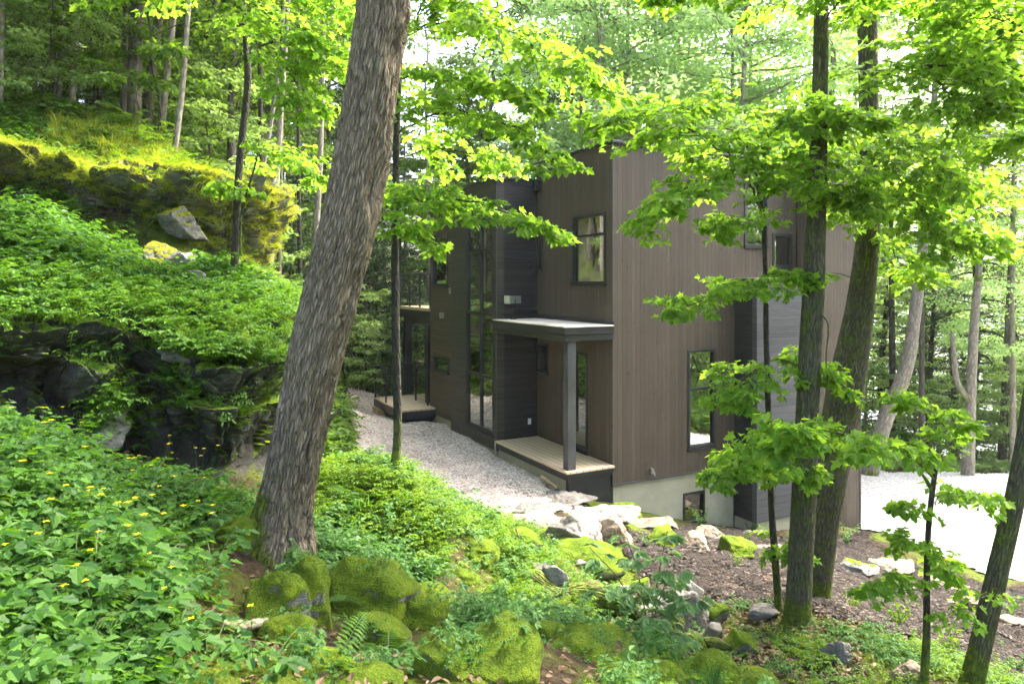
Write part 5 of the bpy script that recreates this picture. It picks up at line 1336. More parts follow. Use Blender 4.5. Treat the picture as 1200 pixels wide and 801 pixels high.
# trees between driveway and lake
for i, (x, y) in enumerate(scatter(30, (13, 34), (22.5, 40), lambda x, y: 24 < ang(x, y) < 40, 1.7)):
    place((P_HEM, P_PALE, P_UNDB, P_AIRY)[i % 4], x, y, *(("dark hemlock between the driveway and the lake", "hemlocks by the lake") if i % 4 == 0 else ("slim leafy tree between the driveway and the lake", "slim trees by the lake")), s=0.95)
for i, (x, y) in enumerate(scatter(20, (11, 26), (22.5, 30), lambda x, y: 24 < ang(x, y) < 42, 1.2)):
    place((P_UNDB, P_BUSH, P_UNDB)[i % 3], x, y, "low leafy growth along the far edge of the driveway", "low growth beyond the driveway", 0.8)
for i, (x, y) in enumerate(scatter(26, (-17, -4.5), (14.5, 27), lambda x, y: not poly_sd(np.array(x), np.array(y), GRAVEL_POLY) > -1.2 and float(edge_dist(x, y)[0]) > 0.5 and -38 < ang(x, y) < -14, 1.5)):
    place((P_YHEM, P_UND, P_UNDB)[i % 3], x, y, "young tree filling the edge of the wood left of the house", "young trees at the wood's edge", 0.85)
for i, (x, y) in enumerate(scatter(30, (17, 36), (-6, 11), lambda x, y: ang(x, y) > 50, 1.9)):
    place((P_TALL, P_UND, P_PALE, P_BUSH, P_UNDB)[i % 5], x, y, "leafy tree beyond the driveway, mirrored in the long wall's windows", "trees beyond the driveway mirrored in the windows")
# trees around the viewer that the windows mirror and that shade the slope
for i, (x, y) in enumerate(scatter(22, (-26, -7), (-8, 14), lambda x, y: float(edge_dist(x, y)[0]) > 1.5 and ang(x, y) < -40, 2.6)):
    place((P_TALL, P_TALL2, P_PALE)[i % 3], x, y, "tall tree on the hillside beside the house, mirrored in its windows", "trees mirrored in the windows")
for i, (x, y) in enumerate(scatter(22, (5, 32), (-14, 5), lambda x, y: ang(x, y) > 62 and x + y > 5, 2.6)):
    place((P_TALL, P_PALE, P_TALL2)[i % 3], x, y, "tall tree down the slope behind the viewer, mirrored in the long wall's windows", "trees mirrored in the windows of the long wall")

# named stems of the left wood: (rows, bark, label); each with its own trunk, crown high above
def stem_tree(seed, rows, bark, label, group, leaf=L_FOREST, top=9.0, R=2.0, nb=14, name="woodland_tree", forks=(), size=0.15, T=T_DIAM, z0f=0.35):
    t = Tree(seed); a = stem_px(t, rows, 12, 0.07, 50, extra=None); e = a[-1]; d = unit(a[-1, :3] - a[-8, :3])
    up = e[:3] + np.array([d[0] * 0.6, d[1] * 0.6, 1.0]) * (top * 0.5); up2 = up + np.array([0.1, 0.1, top * 0.5])
    ext = spline(np.array([[*e[:3], e[3]], [*up, e[3] * 0.6], [*up2, 0.01]]), 14); t.tube(ext[:, :3], ext[:, 3], 8)
    for fk in forks:
        q = np.array([[*P(x, y, dd), w / 2 / F * dd] for x, y, dd, w in fk]); q = spline(q, 18); t.tube(q[:, :3], q[:, 3], 8)
    zs = ext[:, 2]; fx = lambda z: np.array([np.interp(z, zs, ext[:, 0]), np.interp(z, zs, ext[:, 1])])
    t.crown(float(up2[2]), float(e[2] + top * z0f * 0.3), R, nb, 5, 44, size, 0.035, axis_xy=fx)
    return t.build(name, label, "tree", a[0, :3], bark, leaf, T, group)
SG = "pale and mossy stems above the mossy ledge"
for i, (rows, bark, lab) in enumerate([
    ([(80, 182, 14, 11), (84, 120, 14, 9), (90, 20, 14, 7), (92, -40, 14, 6)], BARK_PALE, "pale grey stem at the left of the group above the ledge"),
    ([(65, 178, 14.5, 8), (70, 90, 14.5, 7), (76, -20, 14.5, 6)], BARK_FAR, "thin olive stem beside the pale grey stem"),
    ([(60, 175, 15, 5), (65, 75, 15, 4), (72, -30, 15, 3)], BARK_FAR, "thinnest stem left of the pale grey stem"),
    ([(40, 172, 17, 5), (39, 60, 17, 5), (38, -40, 17, 4)], BARK_DARK, "thin dark stem far left in the wood"),
    ([(0, 165, 12, 6), (2, 60, 12, 6), (3, -40, 12, 5)], BARK_PALE, "slim pale stem at the very left edge"),
    ([(116, 180, 15, 7), (117, 100, 15, 7), (120, -30, 15, 6)], BARK_DARK, "dark stem between the pale stem and the thick trunk"),
    ([(142, 176, 13.5, 8), (146, 80, 13.5, 7), (145, -30, 13.5, 6)], BARK_FAR, "reddish slim stem just left of the thick trunk"),
    ([(157, 176, 13.2, 17), (158, 90, 13.2, 17), (162, -40, 13.2, 15)], BARK_FAR, "thick grey trunk in the middle of the stems above the ledge"),
    ([(171, 172, 13.6, 14), (176, 100, 13.6, 12), (186, 20, 13.6, 11), (190, -40, 13.6, 10)], BARK_MOSS, "mossy footed trunk just right of the thick grey trunk"),
    ([(187, 185, 13.8, 9), (192, 120, 13.8, 9), (205, 0, 13.8, 8), (208, -40, 13.8, 7)], BARK_PALE, "tan stem leaning slightly right of the mossy footed trunk"),
    ([(202, 196, 12.5, 8), (213, 110, 12.5, 7), (221, 10, 12.5, 6), (226, -40, 12.5, 5)], BARK_PALE, "pale smooth stem leaning right at the end of the outcrop"),
    ([(112, 178, 20, 10), (108, 60, 20, 9), (106, -40, 20, 8)], BARK_DARK, "dark shadowed trunk deep in the wood"),
    ([(104, 178, 22, 7), (102, 60, 22, 6), (100, -40, 22, 6)], BARK_DARK, "second shadowed trunk deep in the wood"),
    ([(312, 356, 14.5, 9), (322, 240, 14.5, 8), (330, 125, 14.5, 6), (338, 0, 14.5, 5)], BARK_PALE, "pale straight stem left of the big leaning trunk"),
    ([(326, 365, 15, 7), (328, 240, 15, 6), (330, 100, 15, 6), (332, -20, 15, 5)], BARK_FAR, "brown stem right behind the pale straight one"),
    ([(286, 320, 16, 8), (303, 220, 16, 7), (314, 165, 16, 6), (330, 60, 16, 5)], BARK_PALE, "pale stem leaning right behind the dark ledge maple"),
    ([(306, 330, 17, 7), (306, 230, 17, 7), (305, 80, 17, 6)], BARK_DARK, "dark stem behind the leaning pale one"),
    ([(366, 330, 17, 9), (373, 230, 17, 8), (376, 160, 17, 7), (380, 0, 17, 6)], BARK_PALE, "pale stem half hidden by the big leaning trunk"),
    ([(428, 440, 27, 10), (426, 330, 27, 9), (424, 200, 27, 8)], BARK_DARK, "dark trunk beyond the side deck"),
    ([(352, 345, 20, 6), (350, 200, 20, 5), (349, 50, 20, 5)], BARK_DARK, "thin dark stem left of the big leaning trunk")]):
    stem_tree(400 + i, rows, bark, lab, SG, nb=12)
RG = "stems between the driveway and the lake"
stem_tree(430, [(1018, 562, 20.5, 20), (1035, 500, 20.5, 19), (1062, 430, 20.5, 17), (1072, 370, 20.5, 15), (1080, 300, 20.5, 12), (1088, 220, 20.5, 10)], BARK_PALE, "pale curved trunk beside the house across the driveway", RG, L_BRIGHT, 8, 2.6, 18)
stem_tree(431, [(1133, 578, 21, 17), (1136, 500, 21, 14), (1138, 460, 21, 12), (1141, 390, 21, 11), (1146, 330, 21, 9)], BARK_PALE, "tan forked trunk beyond the driveway", RG, L_BRIGHT, 8, 2.4, 18, forks=[[(1136, 470, 21, 8), (1122, 448, 21, 7), (1118, 420, 21, 6), (1116, 390, 21, 5)]])
stem_tree(432, [(1081, 560, 23, 8), (1080, 480, 23, 7), (1080, 370, 23, 6), (1078, 250, 23, 6)], BARK_FAR, "thin upright stem between the curved and the forked trunk", RG, L_FOREST, 7, 2.0, 14)
stem_tree(433, [(1186, 590, 22, 7), (1187, 480, 22, 7), (1186, 360, 22, 6), (1187, 260, 22, 5)], BARK_PALE, "thin pale stem right of the forked trunk", RG, L_BRIGHT, 7, 2.0, 14)
stem_tree(434, [(1172, 585, 24, 11), (1176, 500, 24, 10), (1180, 420, 24, 9), (1186, 300, 24, 8)], BARK_FAR, "brown leaning stem by the lake at the right", RG, L_FOREST, 7, 2.2, 14)
stem_tree(435, [(1046, 568, 26, 8), (1046, 460, 26, 8), (1045, 350, 26, 7)], BARK_DARK, "dark stem behind the pale curved trunk", RG, L_FOREST, 7, 2.0, 12)
# ------------------------------------------------------------------ undergrowth
def leafset():
    return dict(p=[], f=[], n=[], s=[])
def addl(d, p, f, n, s):
    d['p'].append(p); d['f'].append(f); d['n'].append(n); d['s'].append(s)
def strip(q, w):
    """thin stem as a narrow blade along q"""
    q = np.asarray(q); t = unit(np.gradient(q, axis=0)); s = unit(np.cross(t, [0.3, 0.2, 1.0])) * w
    v = np.concatenate([q - s, q + s]); n = len(q); i = np.arange(n - 1)
    return v, np.stack([i, i + 1, n + i + 1, n + i], -1)
def plant(kind, seed):
    """one plant around the origin: leaf arrays + stem arrays"""
    rng = np.random.default_rng(seed); d = leafset(); sv, sf, sn = [], [], 0
    def stem(q, w=0.0018):
        nonlocal sn
        v, f = strip(q, w); sv.append(v); sf.append(f + sn); sn += len(v)
    if kind in ("celandine", "pinnate"):
        n = rng.integers(6, 9); sz = 0.052 if kind == "celandine" else 0.04
        for k in range(n):
            az = k * 2.4 + rng.uniform(-.3, .3); L = rng.uniform(0.16, 0.30); hgt = rng.uniform(0.10, 0.30)
            d0 = np.array([cos(az), sin(az), 0]); q = np.linspace(0, 1, 6)[:, None]
            pts = d0 * L * q + np.array([0, 0, 1.0]) * hgt * (1.6 * q - 0.8 * q ** 2); stem(pts)
            side = np.array([-sin(az), cos(az), 0])
            for u in ((0.45, 0.68, 0.88) if kind == "celandine" else (0.35, 0.5, 0.65, 0.8, 0.92)):
                c = pts[0] * 0 + d0 * L * u + np.array([0, 0, 1.0]) * hgt * (1.6 * u - 0.8 * u * u)
                for sg in (1, -1):
                    addl(d, c + side * sg * 0.008, side * sg + d0 * 0.5 + [0, 0, rng.uniform(-.3, .15)], np.array([0, 0, 1.0]) + rng.normal(size=3) * .25, sz * rng.uniform(.8, 1.2))
            addl(d, pts[-1], d0 + [0, 0, -.3], np.array([0, 0, 1.0]) + rng.normal(size=3) * .2, sz * 1.3)
        T = T_LOBED if kind == "celandine" else T_OVATE
    elif kind == "whorl":
        for k in range(rng.integers(2, 5)):
            b = rng.normal(size=3) * [0.05, 0.05, 0]; H = rng.uniform(0.14, 0.32); tilt = rng.normal(size=3) * [0.06, 0.06, 0]
            stem(np.array([b, b + [0, 0, H * .5], b + tilt + [0, 0, H]]), 0.002)
            for j, u in enumerate((0.45, 0.75, 1.0)):
                m = 5 if u > .9 else 4
                for a in range(m):
                    az = a * 2 * pi / m + j * .7; o = np.array([cos(az), sin(az), 0])
                    addl(d, b + tilt * u + [0, 0, H * u] + o * 0.008, o + [0, 0, rng.uniform(-.35, .2)], np.array([0, 0, 1.0]) + rng.normal(size=3) * .2, (0.085 - 0.012 * j) * rng.uniform(.7, 1.2))
        T = T_OVATE
    elif kind == "trefoil":
        for k in range(rng.integers(7, 11)):
            az = rng.uniform(0, 6.28); L = rng.uniform(0.02, 0.13); H = rng.uniform(0.03, 0.11); o = np.array([cos(az), sin(az), 0]); tip = o * L + [0, 0, H]
            stem(np.array([[0, 0, 0], tip * .6 + [0, 0, .01], tip]), 0.0015)
            for a in (-1.1, 0, 1.1):
                e = np.array([cos(az + a), sin(az + a), rng.uniform(-.3, .1)])
                addl(d, tip, e, np.array([0, 0, 1.0]) + rng.normal(size=3) * .2, 0.042 * rng.uniform(.7, 1.2))
        T = T_OVATE
    elif kind == "fern":
        for k in range(rng.integers(6, 9)):
            az = k * 2.4 + rng.uniform(-.3, .3); L = rng.uniform(0.28, 0.42); o = np.array([cos(az), sin(az), 0]); side = np.array([-sin(az), cos(az), 0])
            f_ = lambda u: o * L * u + np.array([0, 0, 1.0]) * L * (0.9 * u - 0.75 * u * u)
            stem(np.array([f_(u) for u in np.linspace(0, 1, 7)]), 0.002)
            for u in np.linspace(0.15, 0.98, 17):
                w = 0.085 * math.sin(pi * min(1, u * 0.85 + 0.18)) + 0.012
                for sg in (1, -1):
                    addl(d, f_(u), side * sg + o * 0.35 + [0, 0, -.12], np.array([0, 0, 1.0]) + o * .2, w)
        T = T_SLIM
    elif kind == "grass":
        for k in range(60):
            az = rng.uniform(0, 6.28); o = np.array([cos(az), sin(az), 0]); 
            addl(d, rng.normal(size=3) * [0.04, 0.04, 0], o * rng.uniform(.15, .9) + [0, 0, 1.0], o * -1 + [0, 0, .3], rng.uniform(.16, .34))
        T = T_BLADE
    elif kind == "hangmoss":
        for k in range(55):
            az = rng.uniform(0, 6.28); o = np.array([cos(az), sin(az), 0])
            addl(d, rng.normal(size=3) * [0.06, 0.06, .02], o * rng.uniform(.3, 1.2) + [0, 0, rng.uniform(-.5, .6)], o * -1 + [0, 0, 1], rng.uniform(.07, .15))
        T = T_BLADE
    elif kind == "shrub":
        for k in range(rng.integers(9, 13)):
            az = k * 2.4; H = rng.uniform(0.18, 0.42); o = np.array([cos(az), sin(az), 0]) * rng.uniform(.2, .7); q = np.linspace(0, 1, 6)[:, None]
            pts = (o * q + np.array([0, 0, 1.0]) * q) * H + rng.normal(size=(6, 3)) * .006; stem(pts, 0.003)
            for j in range(13):
                u = rng.uniform(.25, 1); c = (o * u + np.array([0, 0, 1.0]) * u) * H
                e = rng.normal(size=3); e[2] = abs(e[2]) * .6
                addl(d, c, e, np.array([0, 0, 1.0]) + rng.normal(size=3) * .5, 0.045 * rng.uniform(.7, 1.2))
        T = T_OVATE
    elif kind == "broad":
        for k in range(9):
            az = k * 2.4; o = np.array([cos(az), sin(az), 0]); H = rng.uniform(.05, .3)
            tip = o * rng.uniform(.05, .2) + [0, 0, H]; stem(np.array([[0, 0, 0], tip * .5, tip]), .002)
            for j in range(3):
                e = np.array([cos(az + j * 2.1), sin(az + j * 2.1), -.1])
                addl(d, tip, e, np.array([0, 0, 1.0]) + rng.normal(size=3) * .3, 0.10 * rng.uniform(.6, 1.1))
        T = T_OVATE
    lv, lf = leaves(T, np.array(d['p']), np.array(d['f']), np.array(d['n']), np.array(d['s']))
    return lv, lf, (np.concatenate(sv) if sv else np.zeros((0, 3))), (np.concatenate(sf) if sf else np.zeros((0, 4), int))
def mass(name, kind, pos, scale, leaf, label, tilt=0.15, seed=0, variants=6):
    """one object of plants nobody would count"""
    if len(pos) == 0: return
    rng = np.random.default_rng(seed); pos = np.asarray(pos); n = len(pos); vs = [plant(kind, seed * 10 + k) for k in range(variants)]
    V, Fs, off = [], {}, 0
    which = rng.integers(0, variants, n); az = rng.uniform(0, 6.28, n); sc = scale * rng.uniform(.65, 1.3, n)
    for k in range(variants):
        m = which == k
        if not m.any(): continue
        lv, lf, sv, sf = vs[k]; c, s = np.cos(az[m]), np.sin(az[m]); z = np.zeros(m.sum())
        tx, ty = rng.normal(size=(2, m.sum())) * tilt
        R = np.stack([np.stack([c, -s, tx], -1), np.stack([s, c, ty], -1), np.stack([-tx, -ty, z + 1], -1)], 1)
        for v, f in ((lv, lf), (sv, sf)):
            if len(v) == 0: continue
            w = np.einsum('kj,nij->nki', v, R) * sc[m][:, None, None] + pos[m][:, None, :]
            ff = f[None] + (np.arange(m.sum()) * len(v))[:, None, None] + off
            V.append(w.reshape(-1, 3)); Fs.setdefault(f.shape[1], []).append(ff.reshape(-1, f.shape[1])); off += m.sum() * len(v)
    o = link(name, mesh_data(name, np.concatenate(V), [np.concatenate(a) for a in Fs.values()]), leaf)
    return tag(o, label, None, None, "stuff")

rngp = np.random.default_rng(9)
def house_in(x, y, pad=0.12):
    q = np.stack([x - K[0], y - K[1]], -1); u = q @ D2; t = q @ D1
    return (u > -1.15 - pad) & (u < 6.5 + pad) & (t > -0.7 - pad) & (t < 7.4 + pad) & ~((u < 2.9) & (t < -0.15))
def sample(n, dlo, dhi, pxlo, pxhi, power=1.0):
    """ground points in a wedge, thinning with distance"""
    u = rngp.uniform(0, 1, n); d = (dlo ** power + u * (dhi ** power - dlo ** power)) ** (1 / power)
    x = (rngp.uniform(pxlo, pxhi, n) - CX) / F * d
    return x, d
def on_ground(x, y, lift=-0.01):
    return np.stack([x, y, G(x, y) + lift], -1)
def slope(x, y):
    e = 0.06; return np.hypot(G(x + e, y, False) - G(x - e, y, False), G(x, y + e, False) - G(x, y - e, False)) / (2 * e)
def patchy(x, y, s, seed, lo):
    return vnoise(np.stack([x * s, y * s, 0 * x], -1), seed) > lo
def rock_free(x, y):
    ok = np.ones(np.shape(x), bool); r = rngp.uniform(0, 1, np.shape(x))
    for cx, cy_, a, b, nm in ROCKS:
        up = nm == "outcrop_rock"; f = 0.55 if up else (0.32 if nm == "mossy_rock" else 0.12)
        q = ((x - cx) / (a + 0.07)) ** 2 + ((y - cy_ + f) / (b + 0.07 + f)) ** 2
        ok &= ~((q < 1) & (r < (0.93 if not up else 0.8)))
    return ok
def clear(x, y):
    return (poly_sd(x, y, GRAVEL_POLY) < 0.02) & (poly_sd(x, y, DRIVE_POLY) < 0.02) & (poly_sd(x, y, MULCH_POLY) < 0.0) & ~house_in(x, y) & rock_free(x, y)
def pick(n, dlo, dhi, a, b, cond, power=1.0, smax=1.3):
    x, y = sample(n, dlo, dhi, a, b, power)
    m = clear(x, y) & cond(x, y); x, y = x[m], y[m]; m = slope(x, y) < smax
    return on_ground(x[m], y[m])
ed = lambda x, y: edge_dist(x, y)[0]
# near slope, left of the mossy rocks: line from the trunk's foot down to the frame's lower edge
left_of = lambda x, y: x < -0.55 - 0.30 * y + 0.15 * np.sin(y * 3)
UG = "undergrowth"
lowleft = lambda x, y: (ed(x, y) < -0.75) & left_of(x, y)
mass(UG, "celandine", pick(3600, 1.9, 7.5, -200, 420, lambda x, y: lowleft(x, y) & patchy(x, y, 1.7, 1, -.22)), 0.68, L_HERB, "lobed green herbs covering the near slope below the ledge", seed=1, tilt=0.32)
mass(UG, "whorl", pick(850, 1.9, 7.0, -200, 420, lambda x, y: lowleft(x, y) & patchy(x, y, 1.9, 2, .0)), 0.66, L_HERB2, "pale oval leaved herbs mixed over the near slope", seed=2)
mass(UG, "trefoil", pick(2200, 1.9, 7.5, -200, 480, lowleft), 1.1, L_HERB, "low three leaved seedlings under the taller herbs", seed=3)
xa = rngp.uniform(-5.5, -1.0, 1500); ya = rngp.uniform(-0.8, 2.3, 1500); ma = (ya < 1.95) | (np.abs(xa / ya) > 0.95); ma &= (xa ** 2 + ya ** 2 > 1.9) & (ed(xa, ya) < -0.5)
mass(UG, "celandine", on_ground(xa[ma], ya[ma]), 0.7, L_HERB, "lobed herbs on the slope left of the viewer", seed=28, tilt=0.3)
mass(UG, "fern", pick(120, 2.6, 7.5, 150, 560, lambda x, y: (ed(x, y) < -0.6)), 0.62, L_FERN, "scattered ferns between the herbs and the mossy rocks", seed=29, tilt=0.25)
mass("grass", "grass", pick(160, 2.4, 7.0, -100, 900, lambda x, y: (ed(x, y) < -0.8) & (y < 7) & patchy(x, y, 1.6, 51, .1)), 0.55, L_HERB2, "thin grass tufts among the herbs and rocks", seed=30, tilt=0.3)
# bank in front of the gravel
bank = lambda x, y: (ed(x, y) < -0.3) & ~left_of(x, y) & (y > 5.9 + 0.30 * x) & (y < 11.5)
mass(UG, "pinnate", pick(3400, 5.5, 10.5, 340, 690, lambda x, y: bank(x, y) & (y > 6.6 + 0.35 * vnoise(np.stack([x * 1.6, y * 1.6, 0 * x], -1), 41)) & patchy(x, y, 1.7, 42, -.42)), 0.62, L_LIME, "lime green small leaved cover on the bank before the gravel path", seed=4)
mass(UG, "celandine", pick(1100, 5.2, 9.5, 330, 640, lambda x, y: bank(x, y) & patchy(x, y, 1.3, 43, -.1)), 0.7, L_HERB, "mid green herbs on the bank right of the leaning trunk", seed=5)
# mossy rocks and the ground between them
mid = lambda x, y: ~left_of(x, y) & (ed(x, y) < -0.3) & (y < 8.3)
mass(UG, "trefoil", pick(4200, 2.8, 8.0, 200, 1250, lambda x, y: mid(x, y) & patchy(x, y, 1.3, 6, -.15)), 0.85, L_HERB2, "small three leaved plants between the mossy rocks", seed=6)
mass(UG, "whorl", pick(700, 2.9, 7.0, 260, 900, lambda x, y: mid(x, y) & patchy(x, y, 0.9, 7, .05)), 0.7, L_HERB2, "pale seedlings between the mossy rocks", seed=7)
mass(UG, "pinnate", pick(700, 3.2, 6.5, 700, 1250, lambda x, y: mid(x, y) & patchy(x, y, 1.0, 8, .0)), 0.6, L_LIME, "lime green seedlings low on the slope right of the mossy rocks", seed=8)
# slope above the ledge
upz = lambda x, y: (ed(x, y) > 0.2) & (y < 13)
mass(UG, "celandine", pick(2600, 5.0, 12.0, -250, 350, lambda x, y: upz(x, y) & patchy(x, y, .9, 9, -.5)), 1.0, L_HERB, "leafy herbs on the slope between the ledge and the upper outcrop", seed=9)
mass(UG, "broad", pick(700, 5.0, 12.5, -250, 360, lambda x, y: upz(x, y) & patchy(x, y, .8, 10, .0)), 0.75, L_HERB2, "broad leaved plants scattered on the slope above the ledge", seed=10)
mass(UG, "pinnate", pick(2300, 5.0, 13.0, -250, 360, lambda x, y: upz(x, y) & patchy(x, y, 1.1, 44, -.3)), 0.8, L_FERN, "feathery bright cover on the slope above the ledge", seed=11)
top_ = lambda x, y: (ed(x, y) > 0.5) & (y > 11.2) & (y < 14.5)
mass("grass", "grass", pick(1500, 10.2, 13.5, 60, 330, top_), 0.9, L_GRASS, "bright grass tufts crowning the upper outcrop", seed=12)
# wood floor, far left and behind the deck
mass(UG, "broad", pick(5200, 12, 34, -350, 520, lambda x, y: (ed(x, y) > 0.2)), 1.6, L_FOREST, "leafy cover on the floor of the wood", seed=14, variants=4)
mass(UG, "broad", pick(2600, 13, 34, 330, 640, lambda x, y: (ed(x, y) < 1.2) & (x < -1.5)), 1.3, L_FOREST, "leafy cover beyond the gravel and the side deck", seed=15, variants=4)
mass(UG, "broad", pick(1800, 17, 34, 980, 1400, lambda x, y: y > 21.5), 1.2, L_BRIGHT, "low leafy cover beyond the driveway", seed=16, variants=4)
mass(UG, "broad", pick(2500, 20, 40, 560, 1050, lambda x, y: y > 25), 1.6, L_BRIGHT, "leafy cover behind the house", seed=17, variants=4)

xw = rngp.uniform(9, 40, 5000); yw = rngp.uniform(-8, 13, 5000); mw = clear(xw, yw) & (xw > 17 - 0.3 * yw)
mass(UG, "broad", on_ground(xw[mw], yw[mw]), 1.5, L_FOREST, "leafy cover on the ground right of the driveway", seed=27, variants=4)
# moss hanging over the lips of ledge and outcrop
def drape_(n, a0, a1, inset):
    k = rngp.uniform(a0, a1, n); i = k.astype(int); f = (k - i)[:, None]; p = EDGE[i] * (1 - f) + EDGE[i + 1] * f
    t = unit(EDGE[i + 1] - EDGE[i]); nn = np.stack([-t[:, 1], t[:, 0]], -1); p = p + nn * rngp.uniform(-0.10, inset, n)[:, None]
    return on_ground(p[:, 0], p[:, 1], 0.0)
def drape(n, a0, a1, inset):
    L = np.array(LINE); k = rngp.uniform(a0, a1, n); i = k.astype(int); f = (k - i)[:, None]; p = L[i] * (1 - f) + L[i + 1] * f
    t = unit(L[i + 1] - L[i]); nn = np.stack([-t[:, 1], t[:, 0]], -1); p = p + nn * rngp.uniform(-0.22, inset, n)[:, None]
    return np.stack([p[:, 0], p[:, 1], UPZ(p[:, 0] + nn[:, 0] * .4, p[:, 1] + nn[:, 1] * .4) - 0.02 - 0.3 * np.clip(-((p - (L[i] * (1 - f) + L[i + 1] * f)) * nn).sum(1), 0, 1)], -1)
mass("hanging_foliage", "pinnate", drape(420, 1.5, 9, 0.8), 0.8, L_FERN, "ferny greenery spilling over the dark ledge", seed=18)
mass("hanging_foliage", "celandine", drape(110, 1.5, 8.5, 0.8), 0.7, L_HERB, "lobed herbs rooted along the lip of the dark ledge", seed=19)
def on_rocks(name_stem, n, kind, sc, leaf, label, seed, zmin=0.25, pred=None, oname="hanging_foliage"):
    """plants rooted on the upper faces of the rocks"""
    P_, N_ = [], []
    for o in [o for o in COL.objects if o.name.split(".")[0] in name_stem]:
        me = o.data; k = len(me.vertices); c = np.empty(k * 3, np.float32); me.vertices.foreach_get("co", c); nn = np.empty(k * 3, np.float32); me.vertices.foreach_get("normal", nn)
        P_.append(c.reshape(-1, 3) + np.array(o.location)); N_.append(nn.reshape(-1, 3))
    p = np.concatenate(P_); nn = np.concatenate(N_); m = nn[:, 2] > zmin
    if pred is not None: m &= pred(p)
    m &= p[:, 2] > G(p[:, 0], p[:, 1], False) - 0.02
    p = p[m]; idx = rngp.choice(len(p), min(n, len(p)), replace=False)
    mass(oname, kind, p[idx] - [0, 0, 0.01], sc, leaf, label, seed=seed, tilt=0.35)
on_rocks(("rock_outcrop",), 2400, "hangmoss", 0.55, L_GRASS, "golden green grassy moss draped over the upper outcrop", 20, 0.3, oname="moss")
on_rocks(("rock_outcrop",), 300, "pinnate", 0.6, L_LIME, "small bright plants rooted on the upper outcrop", 21, 0.6)
on_rocks(("ledge_rock", "rock_ledge"), 900, "hangmoss", 0.4, L_FERN, "ferny moss on the tops of the ledge rocks", 22, 0.6, oname="moss")
on_rocks(("ledge_rock", "rock_ledge"), 260, "pinnate", 0.7, L_FERN, "small ferns rooted on the ledge rocks", 23, 0.75)
on_rocks(("mossy_rock",), 110, "trefoil", 0.6, L_HERB2, "tiny seedlings growing on the mossy rocks", 24, 0.6)

# countable plants: proto, then copies
def plant_thing(name, kind, seed, leaf, label, cat, loc, s=1.0, group=None, flowers=0):
    lv, lf, sv, sf = plant(kind, seed); r = thing(name, label, cat, loc, 0, group)
    link("foliage", mesh_data("foliage", lv * s, lf), leaf, r)
    if len(sv): link("stem", mesh_data("stem", sv * s, sf), STEMM, r)
    rg = np.random.default_rng(seed)
    for k in range(flowers):
        a = rg.uniform(0, 6.28); c = np.array([cos(a), sin(a), 0]) * rg.uniform(.02, .16) * s + [0, 0, rg.uniform(.28, .42) * s]
        m = MB(); p = []
        az = np.arange(4) * pi / 2 + a; o = np.stack([np.cos(az), np.sin(az), az * 0 + .25], -1)
        v, f = leaves(T_OVATE, c + o * .001, o, np.tile([0, 0, 1.0], (4, 1)), 0.014)
        sv2, sf2 = strip(np.array([[0, 0, 0.05], c * [.6, .6, .5], c]), .0012)
        me = mesh_data("flower", np.concatenate([v * [1.25, 1.25, 1]  - c * [.25, .25, 0], ]), f)
        fo = link("flower", me, L_FLOWER, r)
        link("flower_stalk", mesh_data("flower_stalk", sv2, sf2), STEMM, r)
    return r
fg = [plant_thing("celandine", "celandine", 900 + k, L_HERB, "", "plant", (0, 0, 0), 1.1, None, 1 + k % 3) for k in range(4)]
spots = []
for px, py in [(8, 522), (20, 545), (66, 500), (83, 512), (92, 590), (140, 622), (158, 560), (173, 555), (195, 538), (150, 575), (105, 612), (110, 668), (135, 662), (190, 545), (232, 548), (220, 560), (240, 590), (205, 600), (175, 655),
               (148, 700), (110, 720), (115, 755), (128, 690), (60, 612), (35, 640), (5, 700), (20, 715), (85, 676), (165, 640), (245, 760), (200, 740), (142, 770), (300, 790), (60, 560), (250, 640), (180, 500), (50, 480), (160, 480), (115, 640), (200, 690)]:
    spots.append(hit(px, min(py + 38, 830)))
for i, p in enumerate(spots):
    o = fg[i % 4] if i < 4 else copy_tree(fg[i % 4])
    o.location = p; o.rotation_euler = (0, 0, i * 1.7); k = 0.85 + 0.3 * ((i * 7) % 10) / 10; o.scale = (k, k, k)
    o["label"] = "yellow flowered celandine plant on the near slope below the ledge"; o["group"] = "celandines in flower"
for i, (px, py, s, lab) in enumerate([(92, 740, 0.85, "bright green fern at the low left among the herbs"), (455, 775, 0.75, "green fern in front of the long mossy ridge"), (380, 705, 0.9, "dark fern right of the smooth mossy boulder"), (20, 690, 0.9, "yellow green fern frond clump at the left edge"), (505, 590, 0.8, "fern on the bank below the slender maple")]):
    plant_thing("fern", "fern", 950 + i, L_FERN, lab, "fern", hit(px, py), s, "ferns on the near slope")
